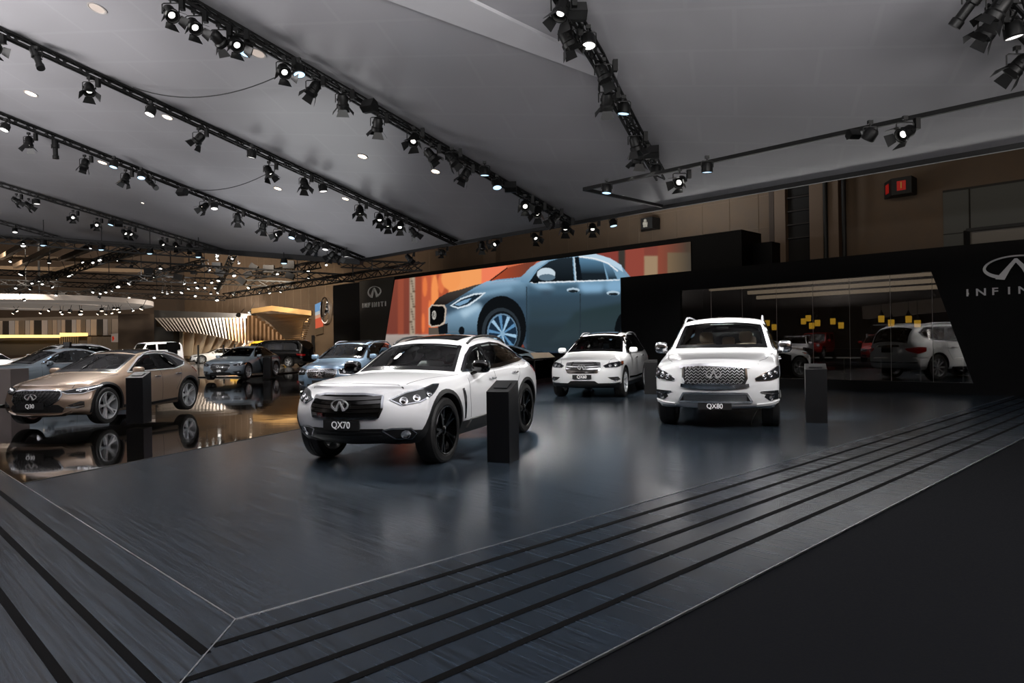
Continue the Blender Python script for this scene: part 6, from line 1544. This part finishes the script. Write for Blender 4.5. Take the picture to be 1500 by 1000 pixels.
# dark frame, fins and fan panels of the stand with the white coupe
quad('wall_stand_frame', [(225.5, 454), (368, 459.5), (368, 466), (229, 465), (229, 478), (254, 483), (254, 522), (226, 522)], 67, mat('stand_frame', '1b1815', .5), 1.2)
finm = mat('grey_fin', '857c74', .5); finw = mat('wood_fin', '7b5c3e', .5)
m = MB(); m2 = MB()
for k in range(26):
    x = 228+k*5.2; t = k/25; lean = 15*(1-t)**1.2+2; ln = 19+(t**1.8)*19
    a_ = fy(x, 465.5, 65.5); b_ = fy(x+lean, 465.5+ln, 65.5); w_ = .09
    dx = Vector((w_, 0, 0)); dd = Vector((-.30, 1.2, 0))
    mm = m if k < 20 else m2
    mm.add([a_-dx, a_+dx, b_+dx*.3, b_-dx*.3, a_-dx+dd, a_+dx+dd, b_+dx*.3+dd, b_-dx*.3+dd], [(0, 3, 2, 1), (4, 5, 6, 7), (0, 1, 5, 4), (1, 2, 6, 5), (2, 3, 7, 6), (3, 0, 4, 7)])
for k in range(10):
    x = 362+k*6; y0 = 462+max(0, k-1)*4.0; m2.prism([fy(x, y0, 64.5), fy(x+2.6, y0, 64.5), fy(x+2.6, 499, 64.5), fy(x, 499, 64.5)], (.1, .8, 0))
root = empty('fin_sculpture', fy(300, 500, 65.5), 0, 'row of slanting grey and wooden fins above the white fan panels', 'sculpture')
for mm, nm, mt in ((m, 'grey_fins', finm), (m2, 'wooden_fins', finw)):
    mm.v = [p-root.location for p in mm.v]; mm.build(nm, mt, root)
fan = [((255, 484), (268.5, 484), (267.5, 521), (256, 521)), ((269.5, 484), (285, 485), (281, 521), (268, 521)), ((286, 485), (304, 486), (293, 521), (281.5, 521)), ((305, 486), (319, 487), (307, 514), (293.5, 521)), ((320, 487), (333, 489), (319, 513), (307.5, 514)), ((334, 489), (346, 492), (331, 512), (319.5, 513)), ((347, 492), (355, 497), (341, 511), (331.5, 512)), ((356, 497), (366, 500), (352, 511), (341.5, 511))]
for k, P in enumerate(fan):
    pts = [fy(x, y, 69.3-(1.5 if j in (1, 2) else 0)) for j, (x, y) in enumerate(P)]
    o = MB().prism(pts, (0, .15, 0)).build('fan_panel', mat('cream_panel', 'd8c6ae', .6), origin=True)
    tag(o, '%s leaning cream fan panel from the left behind the white coupe' % ORD[k], 'panel', 'cream fan panels behind the white coupe')
quad('wall_fan_back', [(254, 480), (372, 480), (372, 525), (254, 525)], 71, mat('fan_back', '9c8468', .6), .3)
# wooden shell canopy
root = empty('wooden_shell', fy(412, 500, 56), 0, 'curved wooden shell canopy with slatted underside beyond the black van', 'canopy')
wood = mat('light_wood', 'c09a68', .5); wood2 = mat('slatted_wood', '94744e', .55)
m = MB(); top = [(368, 452, 58), (398, 447.6, 56), (456, 455, 52)]; bot = [(368, 459, 58), (398, 455, 56), (456, 462, 52)]
for i in range(2): m.prism([fy(*top[i]), fy(*top[i+1]), fy(*bot[i+1]), fy(*bot[i])], (0, .3, 0))
m.v = [p-root.location for p in m.v]; m.build('fascia', wood, root)
cA = [(368, 458, 58), (380, 463, 59), (391, 470, 60), (402, 480, 60.5), (411, 489, 61), (421, 501, 61)]; cB = [(456, 461.5, 52), (450, 466, 53), (444.5, 472, 54), (442.5, 481, 55), (441, 490, 56), (440, 501, 56)]
def lerp_c(C, t): 
    t *= len(C)-1; i = min(int(t), len(C)-2); f = t-i; return tuple(a+(b-a)*f for a, b in zip(C[i], C[i+1]))
m = MB(); n = 20
for k in range(n):
    a0, a1 = fy(*lerp_c(cA, k/n)), fy(*lerp_c(cA, (k+.86)/n)); b0, b1 = fy(*lerp_c(cB, k/n)), fy(*lerp_c(cB, (k+.86)/n)); m.prism([a0, b0, b1, a1], (0, .12, -.03))
m.v = [p-root.location for p in m.v]; m.build('slatted_underside', wood2, root)
m = MB()
for k in range(11):
    y = 467+k*3.1; x = 452-k*1.0; m.prism([fy(443, y, 55.5), fy(x, y, 55.5), fy(x, y+1.4, 55.5), fy(442, y+1.4, 55.5)], (0, .8, 0))
m.v = [p-root.location for p in m.v]; m.build('rungs', wood, root)
# banner, round star emblem and doorway on the brown wall
def onw(px, py, a=HA-.1): return pa(px, py, a)
c = onw(480, 454.5); M = frame(-UB, UZ, c) @ Matrix.Diagonal((.68, 1, 1, 1))
m = MB(); R_ = (onw(479, 435)-onw(479, 474)).length/2; 
m.lathe([(R_, 0), (R_, .3), (R_*.90, .3), (R_*.90, 0)], 36, M, closed=True)
for k in range(3):
    q = PI/2+2*PI*k/3; d = Vector((math.cos(q), math.sin(q), 0)); n_ = Vector((-d.y, d.x, 0))
    m.add([n_*R_*.11, d*R_*.92, -n_*R_*.11, Vector((0, 0, .3)), -d*R_*.12], [(0, 1, 3), (1, 2, 3), (2, 4, 3), (4, 0, 3), (0, 4, 2, 1)], M)
tag(m.build('round_emblem', chrome, smooth=25, origin=True), 'large silver ring emblem with three-pointed star on the brown wall', 'logo')
m = MB(); bn = [(462, 446), (473, 441), (473.5, 484), (463, 487)]
cc = [('5b86b8', 0, .28), ('9aa7b4', .28, .40), ('b08a78', .40, .52), ('b4503a', .52, .86), ('4a3c2c', .86, 1.1)]
ms = [mat('banner_'+c[0], c[0], .6, emis=c[0], es=.35) for c in cc]
for k, (c_, t0_, t1_) in enumerate(cc):
    m.cm = k; l0 = [(462+1*t0_, 446+41*t0_), (473+.5*t0_, 441+43*t0_)]; l1_ = [(462+1*t1_, 446+41*t1_), (473+.5*t1_, 441+43*t1_)]
    m.prism([onw(*l0[0]), onw(*l0[1]), onw(*l1_[1]), onw(*l1_[0])], UA*-.05)
tag(m.build('banner', ms, origin=True), 'tall blue and red banner on the brown wall beside the star emblem', 'banner')
m = MB(); m.prism([onw(457, 491), onw(461, 491), onw(461, 535), onw(457, 535)], UA*-.05); tag(m.build('door_1', black), kind='structure')
bl2 = pa(488, 450, SA+.6).dot(UB); zz_ = pa(505, 418, SA+1.2).z
struct(MB().prism([W(SA+.6, bl, 0), W(SA+.6, bl, zz_), W(SA+.6, bl2, zz_), W(SA+.6, bl2, 0)], UA*.6), 'wall_black_side', wallblack)
# light grey floor of the next stand
slab('floor_stand', [pz(236, 551), pz(352, 551.5), pz(470, 541), pz(470, 526), pz(236, 526)], .02, mat('stand_floor_grey', '6e6a66', .12, spec=.7), .04)
# posts
for i, (x, y0, y1, Y) in enumerate(((290.5, 505, 531, 58), (327.5, 505, 515, 58), (343.5, 504, 512, 58), (253, 501, 520, 44), (99, 501, 515, 25))):
    m = MB(); a_, b_ = fy(x, y0, Y), fy(x, y1, Y)
    w_ = .11 if i < 3 else .55 if i == 3 else .17; m.box(((a_.x+b_.x)/2, Y, a_.z/2), (w_, .1, a_.z)); 
    if i >= 3: m.box((a_.x, Y-.01, a_.z-.25*(1 if i == 3 else .3)), (w_*1.3, .12, .5 if i == 3 else .16))
    tag(m.build('info_post', black, origin=True), ['slim dark post before the white coupe', 'slim dark post among the cream panels, left of two', 'slim dark post among the cream panels, right of two', 'black info post before the boxy white off-roader', 'small black info sign above the dark grey saloon'][i], 'post')
# stage lamps added to light this part of the hall
def stand_light(pos, target, power, col, size=70, label='', r=.3):
    g = barn = far_lamp(far_warm); g.location = pos; d = (Vector(target)-Vector(pos)).normalized(); g.rotation_euler = d.to_track_quat('-Z', 'Y').to_euler()
    l = bpy.data.lights.new('beam', 'SPOT'); l.energy = power; l.spot_size = math.radians(size); l.spot_blend = .7; l.color = col; l.shadow_soft_size = r
    o = bpy.data.objects.new('beam', l); COL.objects.link(o); o.parent = g; o.location = (0, 0, -.25)
    tag(g, label, 'spotlight')
stand_light((-25.0, 64.0, 4.3), (-29.5, 69.0, 1.8), 9000, (1, .93, .85), 120, 'added stage lamp above the white coupe lighting the fan panels')
stand_light((-17, 46, 8.5), (-19, 56, 4), 15000, (1, .88, .70), 70, 'added warm stage lamp lighting the wooden shell')
stand_light((-40, 52, 9), (-48, 78, 3), 11000, (1, .88, .75), 90, 'added stage lamp high above the far left stand')
stand_light((-13, 36, 8.5), (-18, 60, 6), 5500, (1, .85, .7), 90, 'added stage lamp lighting the brown wall above the van')
stand_light((-18, 40, 9), (-15.5, 48, .5), 5000, (1, .95, .9), 60, 'added stage lamp above the black van')
stand_light((-24, 44, 8.5), (-26, 52, 1), 9000, (1, .96, .92), 70, 'added stage lamp above the boxy white off-roader')
stand_light((-24, 52, 9), (-25, 66, 4.4), 4500, (1, .86, .70), 60, 'added stage lamp lighting the slanting fins')
stand_light((-10, 24, 8), (-12, 31, .5), 8000, (.95, .98, 1), 50, 'added stage lamp above the slate grey sedan')
stand_light((-16, 19, 9.0), (-17, 27, .5), 9000, (1, .97, .95), 60, 'added stage lamp above the white cars at the left')
stand_light((-10, 8.5, 8.5), (-15.5, 7, .5), 3000, (1, .97, .95), 60, 'added stage lamp outside the view lighting the opposite cars')
